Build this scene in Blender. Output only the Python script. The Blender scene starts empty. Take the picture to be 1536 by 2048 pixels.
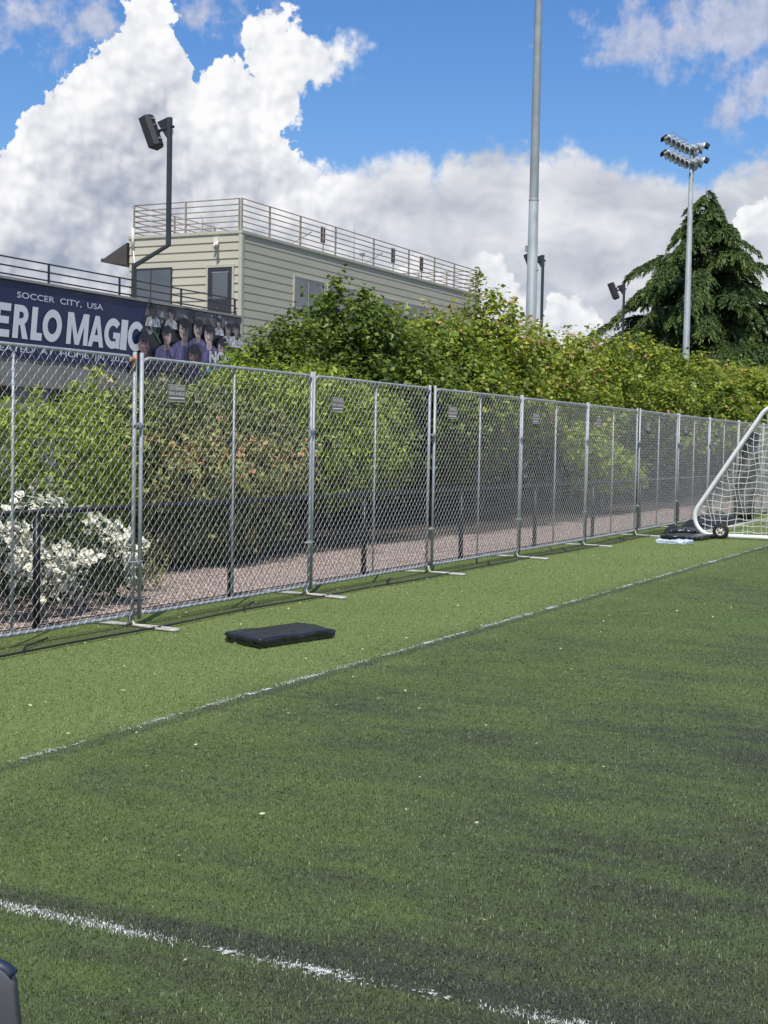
import bpy, math, random
import numpy as np
from mathutils import Matrix, Vector
R_ = math.radians
rng = np.random.default_rng(7)
random.seed(7)
S = bpy.context.scene
COL = S.collection

# ------------------------------------------------------------------ camera
FPX, YAW, PITCH, ROLL, CAMH = 2809.8, .4574, .0487, .0193, 1.6752
def cam_axes():
    cy, sy = math.cos(YAW), math.sin(YAW)
    f = np.array([-sy*math.cos(PITCH), cy*math.cos(PITCH), -math.sin(PITCH)])
    r0 = np.array([cy, sy, 0.]); u0 = np.cross(r0, f)
    return (math.cos(ROLL)*r0+math.sin(ROLL)*u0, -math.sin(ROLL)*r0+math.cos(ROLL)*u0, f)
_r, _u, _f = cam_axes()
cd = bpy.data.cameras.new('camera'); cam = bpy.data.objects.new('camera', cd); COL.objects.link(cam)
cd.sensor_fit = 'HORIZONTAL'; cd.sensor_width = 36; cd.lens = 36*FPX/1536
cd.clip_start = .1; cd.clip_end = 6000
m = Matrix.Identity(4)
for i in range(3):
    m[i][0], m[i][1], m[i][2] = _r[i], _u[i], -_f[i]
m[2][3] = CAMH
cam.matrix_world = m
S.camera = cam

# ------------------------------------------------------------------ exposure, sun
S.view_settings.view_transform = 'Standard'; S.view_settings.look = 'None'
S.view_settings.exposure = 0.0; S.view_settings.gamma = 1
SUNDIR = Vector((-.21, .50, -.86)).normalized()          # direction in which the light travels
sd = bpy.data.lights.new('sun', 'SUN'); sun = bpy.data.objects.new('sun', sd); COL.objects.link(sun)
sd.energy = 4.6; sd.angle = R_(.5); sd.color = (1, .955, .88)
sun.rotation_euler = SUNDIR.to_track_quat('-Z', 'Y').to_euler()
sun.location = (0, 0, 40)

# ------------------------------------------------------------------ node helper
class NT:
    def __init__(s, tree): s.t = tree; s.n = tree.nodes; s.l = tree.links
    def put(s, sock, v):
        if v is None: return
        if isinstance(v, bpy.types.NodeSocket): s.l.new(v, sock)
        else: sock.default_value = v
    def node(s, typ, **kw):
        n = s.n.new(typ)
        for k, v in kw.items(): setattr(n, k, v)
        return n
    def m(s, op, a, b=None, c=None, clamp=False):
        n = s.node('ShaderNodeMath', operation=op, use_clamp=clamp)
        for i, v in enumerate((a, b, c)): s.put(n.inputs[i], v)
        return n.outputs[0]
    def v(s, op, a, b=None, scale=None):
        n = s.node('ShaderNodeVectorMath', operation=op)
        s.put(n.inputs[0], a); s.put(n.inputs[1], b)
        if scale is not None: s.put(n.inputs['Scale'], scale)
        return n.outputs['Value'] if op in ('LENGTH', 'DOT_PRODUCT', 'DISTANCE') else n.outputs[0]
    def noise(s, vec, scale, detail=3, rough=.5, col=False, dim='3D'):
        n = s.node('ShaderNodeTexNoise', noise_dimensions=dim)
        s.put(n.inputs['Vector'], vec); n.inputs['Scale'].default_value = scale
        n.inputs['Detail'].default_value = detail; n.inputs['Roughness'].default_value = rough
        return n.outputs['Color' if col else 'Fac']
    def voro(s, vec, scale, detail=0, rough=.5, smooth=.4, feature='SMOOTH_F1'):
        n = s.node('ShaderNodeTexVoronoi', feature=feature, voronoi_dimensions='2D')
        s.put(n.inputs['Vector'], vec); n.inputs['Scale'].default_value = scale
        n.inputs['Detail'].default_value = detail; n.inputs['Roughness'].default_value = rough
        if feature == 'SMOOTH_F1': n.inputs['Smoothness'].default_value = smooth
        return n.outputs['Distance']
    def mix(s, f, a, b, blend='MIX'):
        n = s.node('ShaderNodeMix', data_type='RGBA', blend_type=blend)
        s.put(n.inputs[0], f); s.put(n.inputs[6], a if not isinstance(a, tuple) else (*a[:3], 1))
        s.put(n.inputs[7], b if not isinstance(b, tuple) else (*b[:3], 1))
        return n.outputs[2]
    def mr(s, v, a, b, c=0., d=1., smooth=True):
        n = s.node('ShaderNodeMapRange', interpolation_type='SMOOTHSTEP' if smooth else 'LINEAR')
        for i, x in enumerate((v, a, b, c, d)): s.put(n.inputs[i], x)
        return n.outputs[0]
    def comb(s, x, y, z):
        n = s.node('ShaderNodeCombineXYZ')
        for i, q in enumerate((x, y, z)): s.put(n.inputs[i], q)
        return n.outputs[0]
    def sep(s, v):
        n = s.node('ShaderNodeSeparateXYZ'); s.put(n.inputs[0], v); return n.outputs
    def curve(s, v, pts, x0, x1, ymax):
        n = s.node('ShaderNodeFloatCurve'); c = n.mapping.curves[0]
        pts = sorted(((x-x0)/(x1-x0), y/ymax) for x, y in pts)
        c.points[0].location = pts[0]; c.points[1].location = pts[-1]
        for p in pts[1:-1]: c.points.new(*p)
        for p in c.points: p.handle_type = 'VECTOR'
        n.mapping.update()
        s.put(n.inputs['Value'], s.m('DIVIDE', s.m('SUBTRACT', v, x0), x1-x0, clamp=True))
        return s.m('MULTIPLY', n.outputs[0], ymax)

# ------------------------------------------------------------------ world: sky with clouds in azimuth / elevation degrees
W = bpy.data.worlds.new('World'); S.world = W; W.use_nodes = True
T = NT(W.node_tree); T.n.clear()
sky = T.node('ShaderNodeTexSky', sky_type='NISHITA'); sky.sun_disc = False
sky.sun_elevation = math.asin(-SUNDIR.z); sky.sun_rotation = math.atan2(-SUNDIR.x, -SUNDIR.y)
sky.altitude = 60; sky.air_density = 1.0; sky.dust_density = .25; sky.ozone_density = 3.0
tc = T.node('ShaderNodeTexCoord')
X, Y, Z = T.sep(tc.outputs['Generated'])
az = T.m('MULTIPLY', T.m('ARCTAN2', T.m('MULTIPLY', X, -1.), Y), 57.29578)
el = T.m('MULTIPLY', T.m('ARCSINE', Z), 57.29578)
P0 = T.comb(az, el, 0.)
TOP = [(41.59,10.97),(41.03,11.66),(40.47,12.53),(39.15,13.91),(38.01,14.9),(37.05,15.87),(36.48,16.53),(35.99,16.74),(35.5,16.42),(34.9,15.64),(34.4,14.94),(34.1,14.13),(33.7,13.75),(33.11,13.9),(32.52,14.3),(31.93,14.6),(31.5,14.5),(31.2,12.67),(30.28,12.13),(29.87,11.38),(29.06,10.98),(27.85,11.28),(26.65,11.65),(25.85,11.95),(25.04,11.91),(24.43,11.34),(24.03,11.5),(23.43,12.04),(22.63,11.9),(21.83,12.18),(20.62,11.75),(19.83,11.9),(18.64,12.08),(17.64,11.69),(16.65,11.11),(15.28,11.0),(13.53,10.77),(12.4,11.3),(11.36,11.77),(9.8,11.86)]
TOP2 = [(33.,1.),(27.73,4.0),(26.16,7.0),(24.75,7.8),(24.34,7.51),(23.54,7.72),(23.13,7.43),(22.53,7.79),(21.72,7.64),(21.1,6.96),(20.47,5.48),(19.96,5.08),(19.68,6.08),(19.19,6.38),(18.48,6.08),(18.08,5.69),(17.04,3.92),(12.94,3.94),(12.53,9.34),(11.97,9.61),(11.29,9.69),(9.,9.47)]
ARM = [(31.0,15.3,1.0,1.3),(30.2,14.75,1.0,1.05),(29.2,14.85,1.0,.8),(28.3,15.1,.95,.62),(27.45,15.5,.55,.45),(30.8,13.7,1.0,1.1),(36.0,16.2,.8,.8),(32.6,14.0,1.1,.8)]
WISP = [(15.4,16.0,3.2,1.5),(12.4,16.2,3.,1.9),(12.1,13.2,1.6,1.1),(11.0,14.0,1.5,1.5),(40.4,15.9,2.8,1.0),(37.9,15.8,2.4,1.1),(33.2,16.7,2.2,.8),(32.2,15.9,1.0,.5),(41.2,14.9,1.7,.4)]
def blobs(P, L):
    out = None
    for (a, e, ra, re) in L:
        d = T.v('LENGTH', T.v('MULTIPLY', T.v('SUBTRACT', P, (a, e, 0)), (1/ra, 1/re, 0)))
        d = T.m('MULTIPLY', T.m('SUBTRACT', 1., d), min(ra, re))
        out = d if out is None else T.m('MAXIMUM', out, d)
    return out
def relief(P):                       # cauliflower relief of the cumulus
    w = T.v('SCALE', T.v('SUBTRACT', T.noise(P, .9, 2, .55, col=True, dim='2D'), (.5, .5, .5)), scale=.55)
    Q = T.v('ADD', P, w)
    a = T.voro(Q, .6, 0, .5, .8)
    b = T.voro(Q, 1.25, 1.2, .45, .7)
    return T.m('SUBTRACT', 1., T.m('ADD', T.m('MULTIPLY', a, .5), T.m('MULTIPLY', b, .55)))
def warp(P):
    w1 = T.v('SCALE', T.v('SUBTRACT', T.noise(P, 1.3, 4, .62, col=True, dim='2D'), (.5, .5, .5)), scale=.95)
    return T.v('ADD', P, w1)
Pw = warp(P0); sx, sy_, _z = T.sep(Pw)
h0 = relief(P0); h1 = relief(T.v('ADD', P0, (.16, .24, 0))); h2 = relief(T.v('ADD', P0, (.5, .7, 0)))
d_top = T.m('SUBTRACT', T.curve(sx, TOP, 9.8, 41.6, 20.), sy_)
depth = T.mr(d_top, .2, 5.5, 0., 1.)
d_top = T.m('MINIMUM', d_top, 4.0)
d_arm = T.m('ADD', blobs(Pw, ARM), .22)
D1 = T.m('MAXIMUM', d_top, d_arm)
D1 = T.m('ADD', D1, T.m('ADD', T.m('MULTIPLY', T.m('SUBTRACT', h0, .45), 1.05), T.m('MULTIPLY', T.m('SUBTRACT', T.noise(P0, 5., 3, .6, dim='2D'), .5), .35)))
soft = T.mr(az, 27., 31., 1.0, .16)
a1 = T.mr(D1, 0., soft)
D2 = T.m('SUBTRACT', T.curve(sx, TOP2, 9., 33., 20.), sy_)
D2 = T.m('ADD', D2, T.m('MULTIPLY', T.m('SUBTRACT', h0, .45), 1.0))
a2 = T.mr(D2, 0., .3)
a2 = T.m('MULTIPLY', a2, T.mr(T.noise(P0, .45, 2, .5, dim='2D'), .3, .45))
# shading of the cumulus
lit = T.m('ADD', T.m('MULTIPLY', T.m('SUBTRACT', h0, h1), .42), T.m('MULTIPLY', T.m('SUBTRACT', h0, h2), .36))
rim = T.mr(D1, 0., 3.4, 1., 0., smooth=False)
bign = T.noise(P0, .38, 3, .5, dim='2D')
midn = T.noise(T.v('ADD', P0, (3.1, 7.7, 0)), 1.1, 3, .5, dim='2D')
s1 = T.m('ADD', T.m('SUBTRACT', .93, T.m('MULTIPLY', depth, .50)), T.m('MULTIPLY', lit, .85))
s1 = T.m('ADD', s1, T.m('ADD', T.m('MULTIPLY', T.m('SUBTRACT', bign, .5), .62), T.m('MULTIPLY', T.m('SUBTRACT', midn, .5), .22)))
leftness = T.mr(az, 24., 30., 0., 1.)
strk = T.noise(T.v('MULTIPLY', T.v('ADD', P0, T.v('SCALE', T.noise(P0, .5, 2, .5, col=True, dim='2D'), scale=1.5)), (.35, 1.1, 1)), .6, 3, .55, dim='2D')
s_soft = T.m('ADD', T.m('ADD', .53, T.m('MULTIPLY', T.m('SUBTRACT', strk, .5), .75)), T.m('ADD', T.m('MULTIPLY', lit, .10), T.m('MULTIPLY', T.m('SUBTRACT', bign, .5), .55)))
n_ = T.node('ShaderNodeMix', data_type='FLOAT'); T.put(n_.inputs[0], leftness); T.put(n_.inputs[2], s_soft); T.put(n_.inputs[3], s1)
c1 = T.mix(T.mr(n_.outputs[0], .12, 1.0, smooth=False), (.34, .39, .50), (.98, .98, .99))
s2 = T.m('ADD', T.m('ADD', .70, T.m('MULTIPLY', lit, .8)), T.m('MULTIPLY', T.mr(D2, 0., 2.2, 1., 0.), .2))
c2 = T.mix(T.mr(s2, .1, 1.0, smooth=False), (.30, .37, .50), (.97, .97, .98))
# wisps
Dw = T.m('ADD', blobs(P0, WISP), T.m('MULTIPLY', T.m('SUBTRACT', T.noise(P0, .75, 5, .6, dim='2D'), .52), 4.2))
aw = T.m('MULTIPLY', T.mr(Dw, -.35, 1.3), .82)
cw = T.mix(T.noise(P0, 1.2, 3, .55, dim='2D'), (.36, .40, .55), (.80, .80, .88))
# general broken cloud for the rest of the dome
ag = T.m('MULTIPLY', T.mr(T.noise(tc.outputs['Generated'], 3.2, 5, .55), .50, .64), T.mr(el, 19., 27., 0., .85))
tint = T.mix(T.mr(el, 4., 17.), (.86, .98, 1.10), (.60, .90, 1.22))
skyc = T.mix(1.0, sky.outputs[0], tint, 'MULTIPLY')
skyc = T.v('SCALE', skyc, scale=.115)
c = T.mix(ag, skyc, (.72, .74, .78))
c = T.mix(aw, c, cw)
c = T.mix(a1, c, c1)
c = T.mix(a2, c, c2)
bg = T.node('ShaderNodeBackground'); T.put(bg.inputs[0], c); bg.inputs[1].default_value = 1.0
wo = T.node('ShaderNodeOutputWorld'); T.l.new(bg.outputs[0], wo.inputs[0])
W.cycles.sampling_method = 'MANUAL'; W.cycles.sample_map_resolution = 512

# ------------------------------------------------------------------ world-point helpers (a sight line meets a known real plane)
CAMP = np.array([0, 0, CAMH])
def _ray(x, y): return (x-768)/FPX*_r-(y-1024)/FPX*_u+_f
def onX(x, y, X): d = _ray(x, y); return CAMP+d*X/d[0]
def onY(x, y, Y): d = _ray(x, y); return CAMP+d*Y/d[1]
def gp(x, y, z=0): d = _ray(x, y); return CAMP+d*(z-CAMH)/d[2]

# ------------------------------------------------------------------ object helpers
def link(o, parent=None):
    COL.objects.link(o)
    if parent is not None: o.parent = parent
    return o
def tag(o, label=None, cat=None, group=None, kind=None):
    for k, v in (('label', label), ('category', cat), ('group', group), ('kind', kind)):
        if v: o[k] = v
    return o
def empty(name, loc, label, cat, group=None, rz=0):
    o = bpy.data.objects.new(name, None); o.location = loc; o.rotation_euler = (0, 0, rz)
    o.empty_display_size = .2
    return tag(link(o), label, cat, group)
def mesh_np(name, V, F, mat, parent=None, smooth=False, tone=None, offset=None):
    """V (n,3); F (m,k) ints with k=3 or 4, or a list of such arrays"""
    V = np.asarray(V, dtype=np.float32).reshape(-1, 3)
    if offset is not None: V = V-np.asarray(offset, dtype=np.float32)
    Fs = F if isinstance(F, list) else [F]
    Fs = [np.asarray(f, dtype=np.int32) for f in Fs if len(f)]
    me = bpy.data.meshes.new(name)
    me.vertices.add(len(V)); me.vertices.foreach_set('co', V.ravel())
    nl = sum(f.size for f in Fs); npol = sum(len(f) for f in Fs)
    me.loops.add(nl); me.polygons.add(npol)
    me.loops.foreach_set('vertex_index', np.concatenate([f.ravel() for f in Fs]))
    tot = np.concatenate([np.full(len(f), f.shape[1]) for f in Fs])
    st = np.concatenate([[0], np.cumsum(tot)[:-1]]).astype(np.int32)
    me.polygons.foreach_set('loop_start', st)
    me.update(calc_edges=True)
    if smooth: me.polygons.foreach_set('use_smooth', np.ones(npol, dtype=bool))
    if tone is not None:
        a = me.attributes.new('tone', 'FLOAT', 'POINT'); a.data.foreach_set('value', np.asarray(tone, dtype=np.float32))
    me.materials.append(mat)
    o = bpy.data.objects.new(name, me)
    return link(o, parent)
class MB:
    def __init__(s): s.V = []; s.Q = []; s.n = 0; s.polys = []
    def add(s, V, Q):
        V = np.asarray(V, float); s.V.append(V); s.Q += [tuple(int(i)+s.n for i in q) for q in Q]; s.n += len(V); return s
    def box(s, a, b, rot=None, org=None):
        x0, y0, z0 = a; x1, y1, z1 = b
        V = np.array([(x0,y0,z0),(x1,y0,z0),(x1,y1,z0),(x0,y1,z0),(x0,y0,z1),(x1,y0,z1),(x1,y1,z1),(x0,y1,z1)], float)
        if rot is not None: V = (V-org)@np.asarray(rot).T+org
        return s.add(V, [(0,3,2,1),(4,5,6,7),(0,1,5,4),(1,2,6,5),(2,3,7,6),(3,0,4,7)])
    def tube(s, pts, r, n=8, closed=False, caps=True, flat=None):
        pts = np.asarray(pts, float); k = len(pts)
        rr = np.full(k, r) if np.isscalar(r) else np.asarray(r, float)
        if closed: tg = np.roll(pts, -1, 0)-np.roll(pts, 1, 0)
        else:
            tg = np.empty_like(pts); tg[1:-1] = pts[2:]-pts[:-2]; tg[0] = pts[1]-pts[0]; tg[-1] = pts[-1]-pts[-2]
        tg /= np.linalg.norm(tg, axis=1)[:, None]+1e-12
        ref = np.array([0, 0, 1.]) if abs(tg[0][2]) < .9 else np.array([1., 0, 0])
        V = []; a = np.cross(tg[0], ref); a /= np.linalg.norm(a)
        for i in range(k):
            a = a-tg[i]*(a@tg[i]); a /= np.linalg.norm(a); b = np.cross(tg[i], a)
            for j in range(n):
                t = 2*math.pi*(j+.5)/n
                V.append(pts[i]+rr[i]*(math.cos(t)*a+math.sin(t)*b*(flat or 1)))
        Q = []
        for i in range(k if closed else k-1):
            i2 = (i+1) % k
            for j in range(n):
                j2 = (j+1) % n; Q.append((i*n+j, i*n+j2, i2*n+j2, i2*n+j))
        if caps and not closed: Q.append(tuple(range(n))[::-1]); Q.append(tuple((k-1)*n+j for j in range(n)))
        return s.add(V, Q)
    def lathe(s, prof, n=24, M=None):
        V = []
        for (r, z) in prof:
            for j in range(n):
                t = 2*math.pi*j/n; V.append((r*math.cos(t), r*math.sin(t), z))
        Q = []
        for i in range(len(prof)-1):
            for j in range(n): Q.append((i*n+j, i*n+(j+1) % n, (i+1)*n+(j+1) % n, (i+1)*n+j))
        V = np.array(V)
        if M is not None:
            M = np.array(M); V = V@M[:3, :3].T+M[:3, 3]
        return s.add(V, Q)
    def build(s, name, mat, parent=None, smooth=False, bevel=0, origin=None, at=None):
        V = np.concatenate(s.V)
        if origin is not None: V = V-np.asarray(origin, float)
        me = bpy.data.meshes.new(name); me.from_pydata(V.tolist(), [], s.Q); me.update()
        if smooth: me.polygons.foreach_set('use_smooth', np.ones(len(me.polygons), dtype=bool))
        me.materials.append(mat); o = bpy.data.objects.new(name, me)
        if origin is not None and parent is None: o.location = origin
        if at is not None: o.location = at
        if bevel:
            b = o.modifiers.new('bevel', 'BEVEL'); b.width = bevel; b.segments = 2; b.limit_method = 'ANGLE'
        return link(o, parent)
def copy_thing(root, loc, label=None):
    r = root.copy(); COL.objects.link(r); r.location = loc
    if label: r['label'] = label
    for ch in list(root.children):
        c = ch.copy(); COL.objects.link(c); c.parent = r
        for g in list(ch.children):
            d = g.copy(); COL.objects.link(d); d.parent = c
    return r

# ------------------------------------------------------------------ materials
def newmat(name):
    m = bpy.data.materials.new(name); m.use_nodes = True; t = NT(m.node_tree); t.n.clear()
    b = t.node('ShaderNodeBsdfPrincipled'); o = t.node('ShaderNodeOutputMaterial'); t.l.new(b.outputs[0], o.inputs[0])
    return m, t, b, o
def pbr(name, col, rough=.5, metal=0., var=.12, scale=6., bump=0., bscale=None, col2=None, spec=None, stretch=None, c2amt=(.5, .7), bdet=5):
    m, t, b, o = newmat(name)
    co = t.node('ShaderNodeTexCoord').outputs['Object']
    if stretch: co = t.v('MULTIPLY', co, stretch)
    n = t.noise(co, scale, 5, .6)
    lo = tuple(x*(1-var) for x in col); hi = tuple(min(1, x*(1+var)) for x in col)
    c = t.mix(t.mr(n, .3, .7), lo, hi)
    if col2: c = t.mix(t.mr(t.noise(co, scale*.6, 6, .65), *c2amt), c, col2)
    t.put(b.inputs['Base Color'], c)
    t.put(b.inputs['Roughness'], t.mr(n, .2, .8, rough*.85, min(1, rough*1.15)))
    b.inputs['Metallic'].default_value = metal
    if spec is not None: b.inputs['Specular IOR Level'].default_value = spec
    if bump:
        bn = t.node('ShaderNodeBump'); bn.inputs['Strength'].default_value = 1; bn.inputs['Distance'].default_value = bump
        t.put(bn.inputs['Height'], t.noise(co, bscale or scale*4, bdet, .6)); t.l.new(bn.outputs[0], b.inputs['Normal'])
    return m
GALV = pbr('galvanised_steel', (.36, .385, .40), .5, .15, .16, 9, col2=(.26, .28, .30))
GALVW = pbr('galvanised_wire', (.80, .80, .78), .42, .1, .1, 30)
FOOTM = pbr('painted_foot_tube', (.50, .49, .45), .5, .1, .12, 12, col2=(.42, .38, .32), c2amt=(.55, .75))
RUST = pbr('rusty_tape', (.42, .22, .12), .8, 0, .3, 60, col2=(.55, .45, .38))
BLACKV = pbr('black_vinyl_coated_steel', (.012, .014, .018), .38, 0, .2, 8)
BLACKP = pbr('black_powder_coat', (.02, .024, .027), .38, 0, .2, 4)
SLATE = pbr('dark_slate_paint', (.035, .045, .05), .4, 0, .15, 3)

# turf colour, by place: greener and lighter outside the touchline, worn and rubbery patches inside
def turf_color(t, pos):
    x, y, z = t.sep(pos)
    out = t.mr(t.m('ADD', x, t.m('MULTIPLY', t.noise(pos, .8, 4), .9)), -4.9, -3.9, 1., 0.)
    far = t.mr(y, 5., 26., 0., 1.)
    n1 = t.noise(pos, .33, 3, .5); n2 = t.noise(t.v('MULTIPLY', pos, (.55, 1.5, 1)), 1.6, 7, .72)
    n3 = t.noise(t.v('MULTIPLY', t.v('ADD', pos, (5., 2., 0.)), (.6, 1.6, 1)), 4.5, 5, .7)
    nn = t.m('ADD', t.m('ADD', t.m('MULTIPLY', n1, .36), t.m('MULTIPLY', n2, .40)), t.m('MULTIPLY', n3, .24))
    nn = t.m('ADD', nn, t.m('ADD', t.m('MULTIPLY', out, -.12), t.m('MULTIPLY', far, -.015)))
    nn = t.m('ADD', nn, t.m('MULTIPLY', t.mr(x, -4., -1.5), .03))
    near = t.mr(t.m('ADD', t.m('MULTIPLY', x, .8), t.m('MULTIPLY', y, -.25)), -5.2, -1.6, -.06, .045)
    nn = t.m('ADD', nn, near)
    l1 = t.mr(t.m('ABSOLUTE', t.m('SUBTRACT', y, 3.94)), .03, .14, .16, 0.); l2 = t.mr(t.m('ABSOLUTE', t.m('ADD', x, 4.80)), .03, .12, .14, 0.)
    dark = t.m('MULTIPLY', t.mr(nn, .375, .64), .95)
    dark = t.m('ADD', dark, t.m('MULTIPLY', t.m('ADD', l1, l2), 4.), clamp=True)
    green = t.mix(t.noise(pos, .9, 4), (.088, .132, .038), (.134, .178, .055))
    green = t.mix(out, green, t.mix(t.noise(pos, .6, 4), (.138, .196, .056), (.196, .242, .080)))
    return green, dark
m, t, b, o = newmat('artificial_turf'); TURF = m
g = t.node('ShaderNodeNewGeometry'); pos = g.outputs['Position']
green, dark = turf_color(t, pos)
fine = t.noise(pos, 95, 3, .7); mid = t.noise(t.v('MULTIPLY', pos, (1, .45, 1)), 26, 4, .65)
fr = t.mr(t.m('ADD', t.m('MULTIPLY', fine, .6), t.m('MULTIPLY', mid, .4)), .36, .64, .50, 1.35, smooth=False)
c = t.mix(t.m('MULTIPLY', dark, .88), green, (.043, .047, .042))
c = t.mix(1., c, t.comb(fr, fr, fr), 'MULTIPLY')
spk = t.mr(t.noise(pos, 130, 1, .5), .70, .76)
c = t.mix(t.m('MULTIPLY', spk, .5), c, (.30, .33, .27))
t.put(b.inputs['Base Color'], c); b.inputs['Roughness'].default_value = .75; b.inputs['Specular IOR Level'].default_value = .2
bn = t.node('ShaderNodeBump'); bn.inputs['Distance'].default_value = .012; bn.inputs['Strength'].default_value = .8
t.put(bn.inputs['Height'], t.m('ADD', fine, t.m('MULTIPLY', mid, .8))); t.l.new(bn.outputs[0], b.inputs['Normal'])

def two_sided(t, b, o, col, trans=.3):
    tr = t.node('ShaderNodeBsdfTranslucent'); t.put(tr.inputs[0], col)
    mx = t.node('ShaderNodeMixShader'); mx.inputs[0].default_value = trans
    t.l.new(b.outputs[0], mx.inputs[1]); t.l.new(tr.outputs[0], mx.inputs[2]); t.l.new(mx.outputs[0], o.inputs[0])
m, t, b, o = newmat('turf_blade'); BLADE = m
g = t.node('ShaderNodeNewGeometry'); at = t.node('ShaderNodeAttribute', attribute_name='tone').outputs['Fac']
green, dark = turf_color(t, g.outputs['Position'])
c = t.mix(t.m('MULTIPLY', dark, .72), green, (.074, .088, .056))
k = t.mr(at, 0, .9, .50, 1.75, smooth=False)
c = t.mix(1., c, t.comb(k, k, k), 'MULTIPLY')
c = t.mix(t.mr(at, .93, 1., 0., .55), c, (.42, .46, .34))
t.put(b.inputs['Base Color'], c); b.inputs['Roughness'].default_value = .55; b.inputs['Specular IOR Level'].default_value = .15
two_sided(t, b, o, c, .2)

m, t, b, o = newmat('white_turf_blade'); WBLADE = m
at = t.node('ShaderNodeAttribute', attribute_name='tone').outputs['Fac']
c = t.mix(at, (.42, .44, .40), (.85, .86, .84)); t.put(b.inputs['Base Color'], c); b.inputs['Roughness'].default_value = .5

def leafmat(name, stops, trans=.35, rough=.42):
    m, t, b, o = newmat(name)
    at = t.node('ShaderNodeAttribute', attribute_name='tone').outputs['Fac']
    r = t.node('ShaderNodeValToRGB'); e = r.color_ramp.elements
    while len(e) < len(stops): e.new(.5)
    for el_, (p, c_) in zip(e, stops): el_.position = p; el_.color = (*c_, 1)
    t.put(r.inputs[0], at); c = r.outputs[0]
    t.put(b.inputs['Base Color'], c); b.inputs['Roughness'].default_value = rough; b.inputs['Specular IOR Level'].default_value = .35
    two_sided(t, b, o, c, trans)
    return m
BARK = pbr('bark', (.16, .13, .10), .9, 0, .3, 12, bump=.01, col2=(.30, .27, .22))

# ------------------------------------------------------------------ ground
def sheet(name, pts, z, mat, kind='structure'):
    o = MB().add([(x, y, z) for x, y in pts], [tuple(range(len(pts)))]).build(name, mat); o['kind'] = kind; return o
GROUND = pbr('dry_grass_soil', (.10, .11, .06), .95, 0, .3, .5, bump=.03, bscale=6, col2=(.17, .14, .10))
sheet('ground', [(-3000, -3000), (3000, -3000), (3000, 3000), (-3000, 3000)], -.07, GROUND)
m, t, b, o = newmat('bark_gravel'); GRAVEL = m
g = t.node('ShaderNodeNewGeometry'); pos = g.outputs['Position']
vn = t.node('ShaderNodeTexVoronoi', feature='F1'); t.put(vn.inputs['Vector'], pos); vn.inputs['Scale'].default_value = 34
cell = t.sep(vn.outputs['Color'])[0]
c = t.mix(cell, (.38, .27, .225), (.90, .72, .63)); c = t.mix(t.mr(vn.outputs['Distance'], .3, .75), c, (.10, .07, .055))
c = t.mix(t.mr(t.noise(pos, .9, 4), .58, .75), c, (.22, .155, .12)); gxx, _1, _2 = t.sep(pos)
c = t.mix(t.mr(t.m('ADD', gxx, t.noise(pos, 1.1, 4)), -9.9, -9.3, .92, 0.), c, (.035, .026, .018))  # bed darkened under the trees: soil colour with their shade put in
t.put(b.inputs['Base Color'], c); b.inputs['Roughness'].default_value = .9
bn = t.node('ShaderNodeBump'); bn.inputs['Distance'].default_value = .02; t.put(bn.inputs['Height'], t.m('SUBTRACT', 1., vn.outputs['Distance'])); t.l.new(bn.outputs[0], b.inputs['Normal'])
# gravel bed with slightly uneven surface
nx, ny = 26, 150
gx, gy = np.meshgrid(np.linspace(-17, -7.98, nx), np.linspace(-2, 90, ny), indexing='ij')
gz = -.004+.03*np.sin(gx*1.7+gy*.9)*np.sin(gy*1.3)*np.clip((-8.2-gx)/1.5, 0, 1)-.0
gz = gz+np.clip((-9.0-gx)/6, 0, 1)*.10
ii, jj = np.meshgrid(np.arange(nx-1), np.arange(ny-1), indexing='ij'); q = (ii*ny+jj).ravel()
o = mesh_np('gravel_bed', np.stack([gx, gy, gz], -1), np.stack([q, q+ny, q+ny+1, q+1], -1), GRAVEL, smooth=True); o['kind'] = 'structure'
sheet('turf', [(-7.96, -30), (60, -30), (60, 100), (-7.96, 100)], 0, TURF)
# ------------------------------------------------------------------ turf blades
def blade_mesh(name, XY, hgt, wid, tone, mat, kind, lean=.9, z0=0.):
    n = len(XY); a = rng.uniform(0, 2*np.pi, n)
    d = np.stack([np.cos(a), np.sin(a), np.zeros(n)], -1); sde = np.stack([-np.sin(a), np.cos(a), np.zeros(n)], -1)
    B = np.column_stack([XY, np.full(n, z0)]); l = rng.uniform(.3, 1, n)[:, None]*lean
    up = np.array([0, 0, 1.])
    h = np.asarray(hgt)[:, None]; w = np.asarray(wid)[:, None]/2
    mid_ = B+up*h*.62+d*h*l*.35
    tip = B+up*h*(1-.35*l)+d*h*l*1.15
    V = np.stack([B-sde*w, B+sde*w, mid_+sde*w*.8, mid_-sde*w*.8, tip], 1).reshape(-1, 3)
    q = np.arange(n)*5
    o = mesh_np(name, V, [np.stack([q, q+1, q+2, q+3], -1), np.stack([q+3, q+2, q+4], -1)], mat, tone=np.repeat(tone, 5))
    o['kind'] = kind
    return o
NB = 420000
r = np.exp(rng.uniform(0, 1, NB)**.93*math.log(30/3.3)+math.log(3.3)); a = rng.uniform(R_(2), R_(52), NB)
XY = np.stack([-r*np.sin(a), r*np.cos(a)], -1); XY = XY[XY[:, 0] > -7.9]; rr_ = np.linalg.norm(XY, axis=1)
blade_mesh('turf_blades', XY, rng.uniform(.006, .016, len(XY))*(1+.01*rr_), .0017+.0002*rr_, rng.uniform(0, 1, len(XY)), BLADE, 'stuff')

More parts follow.
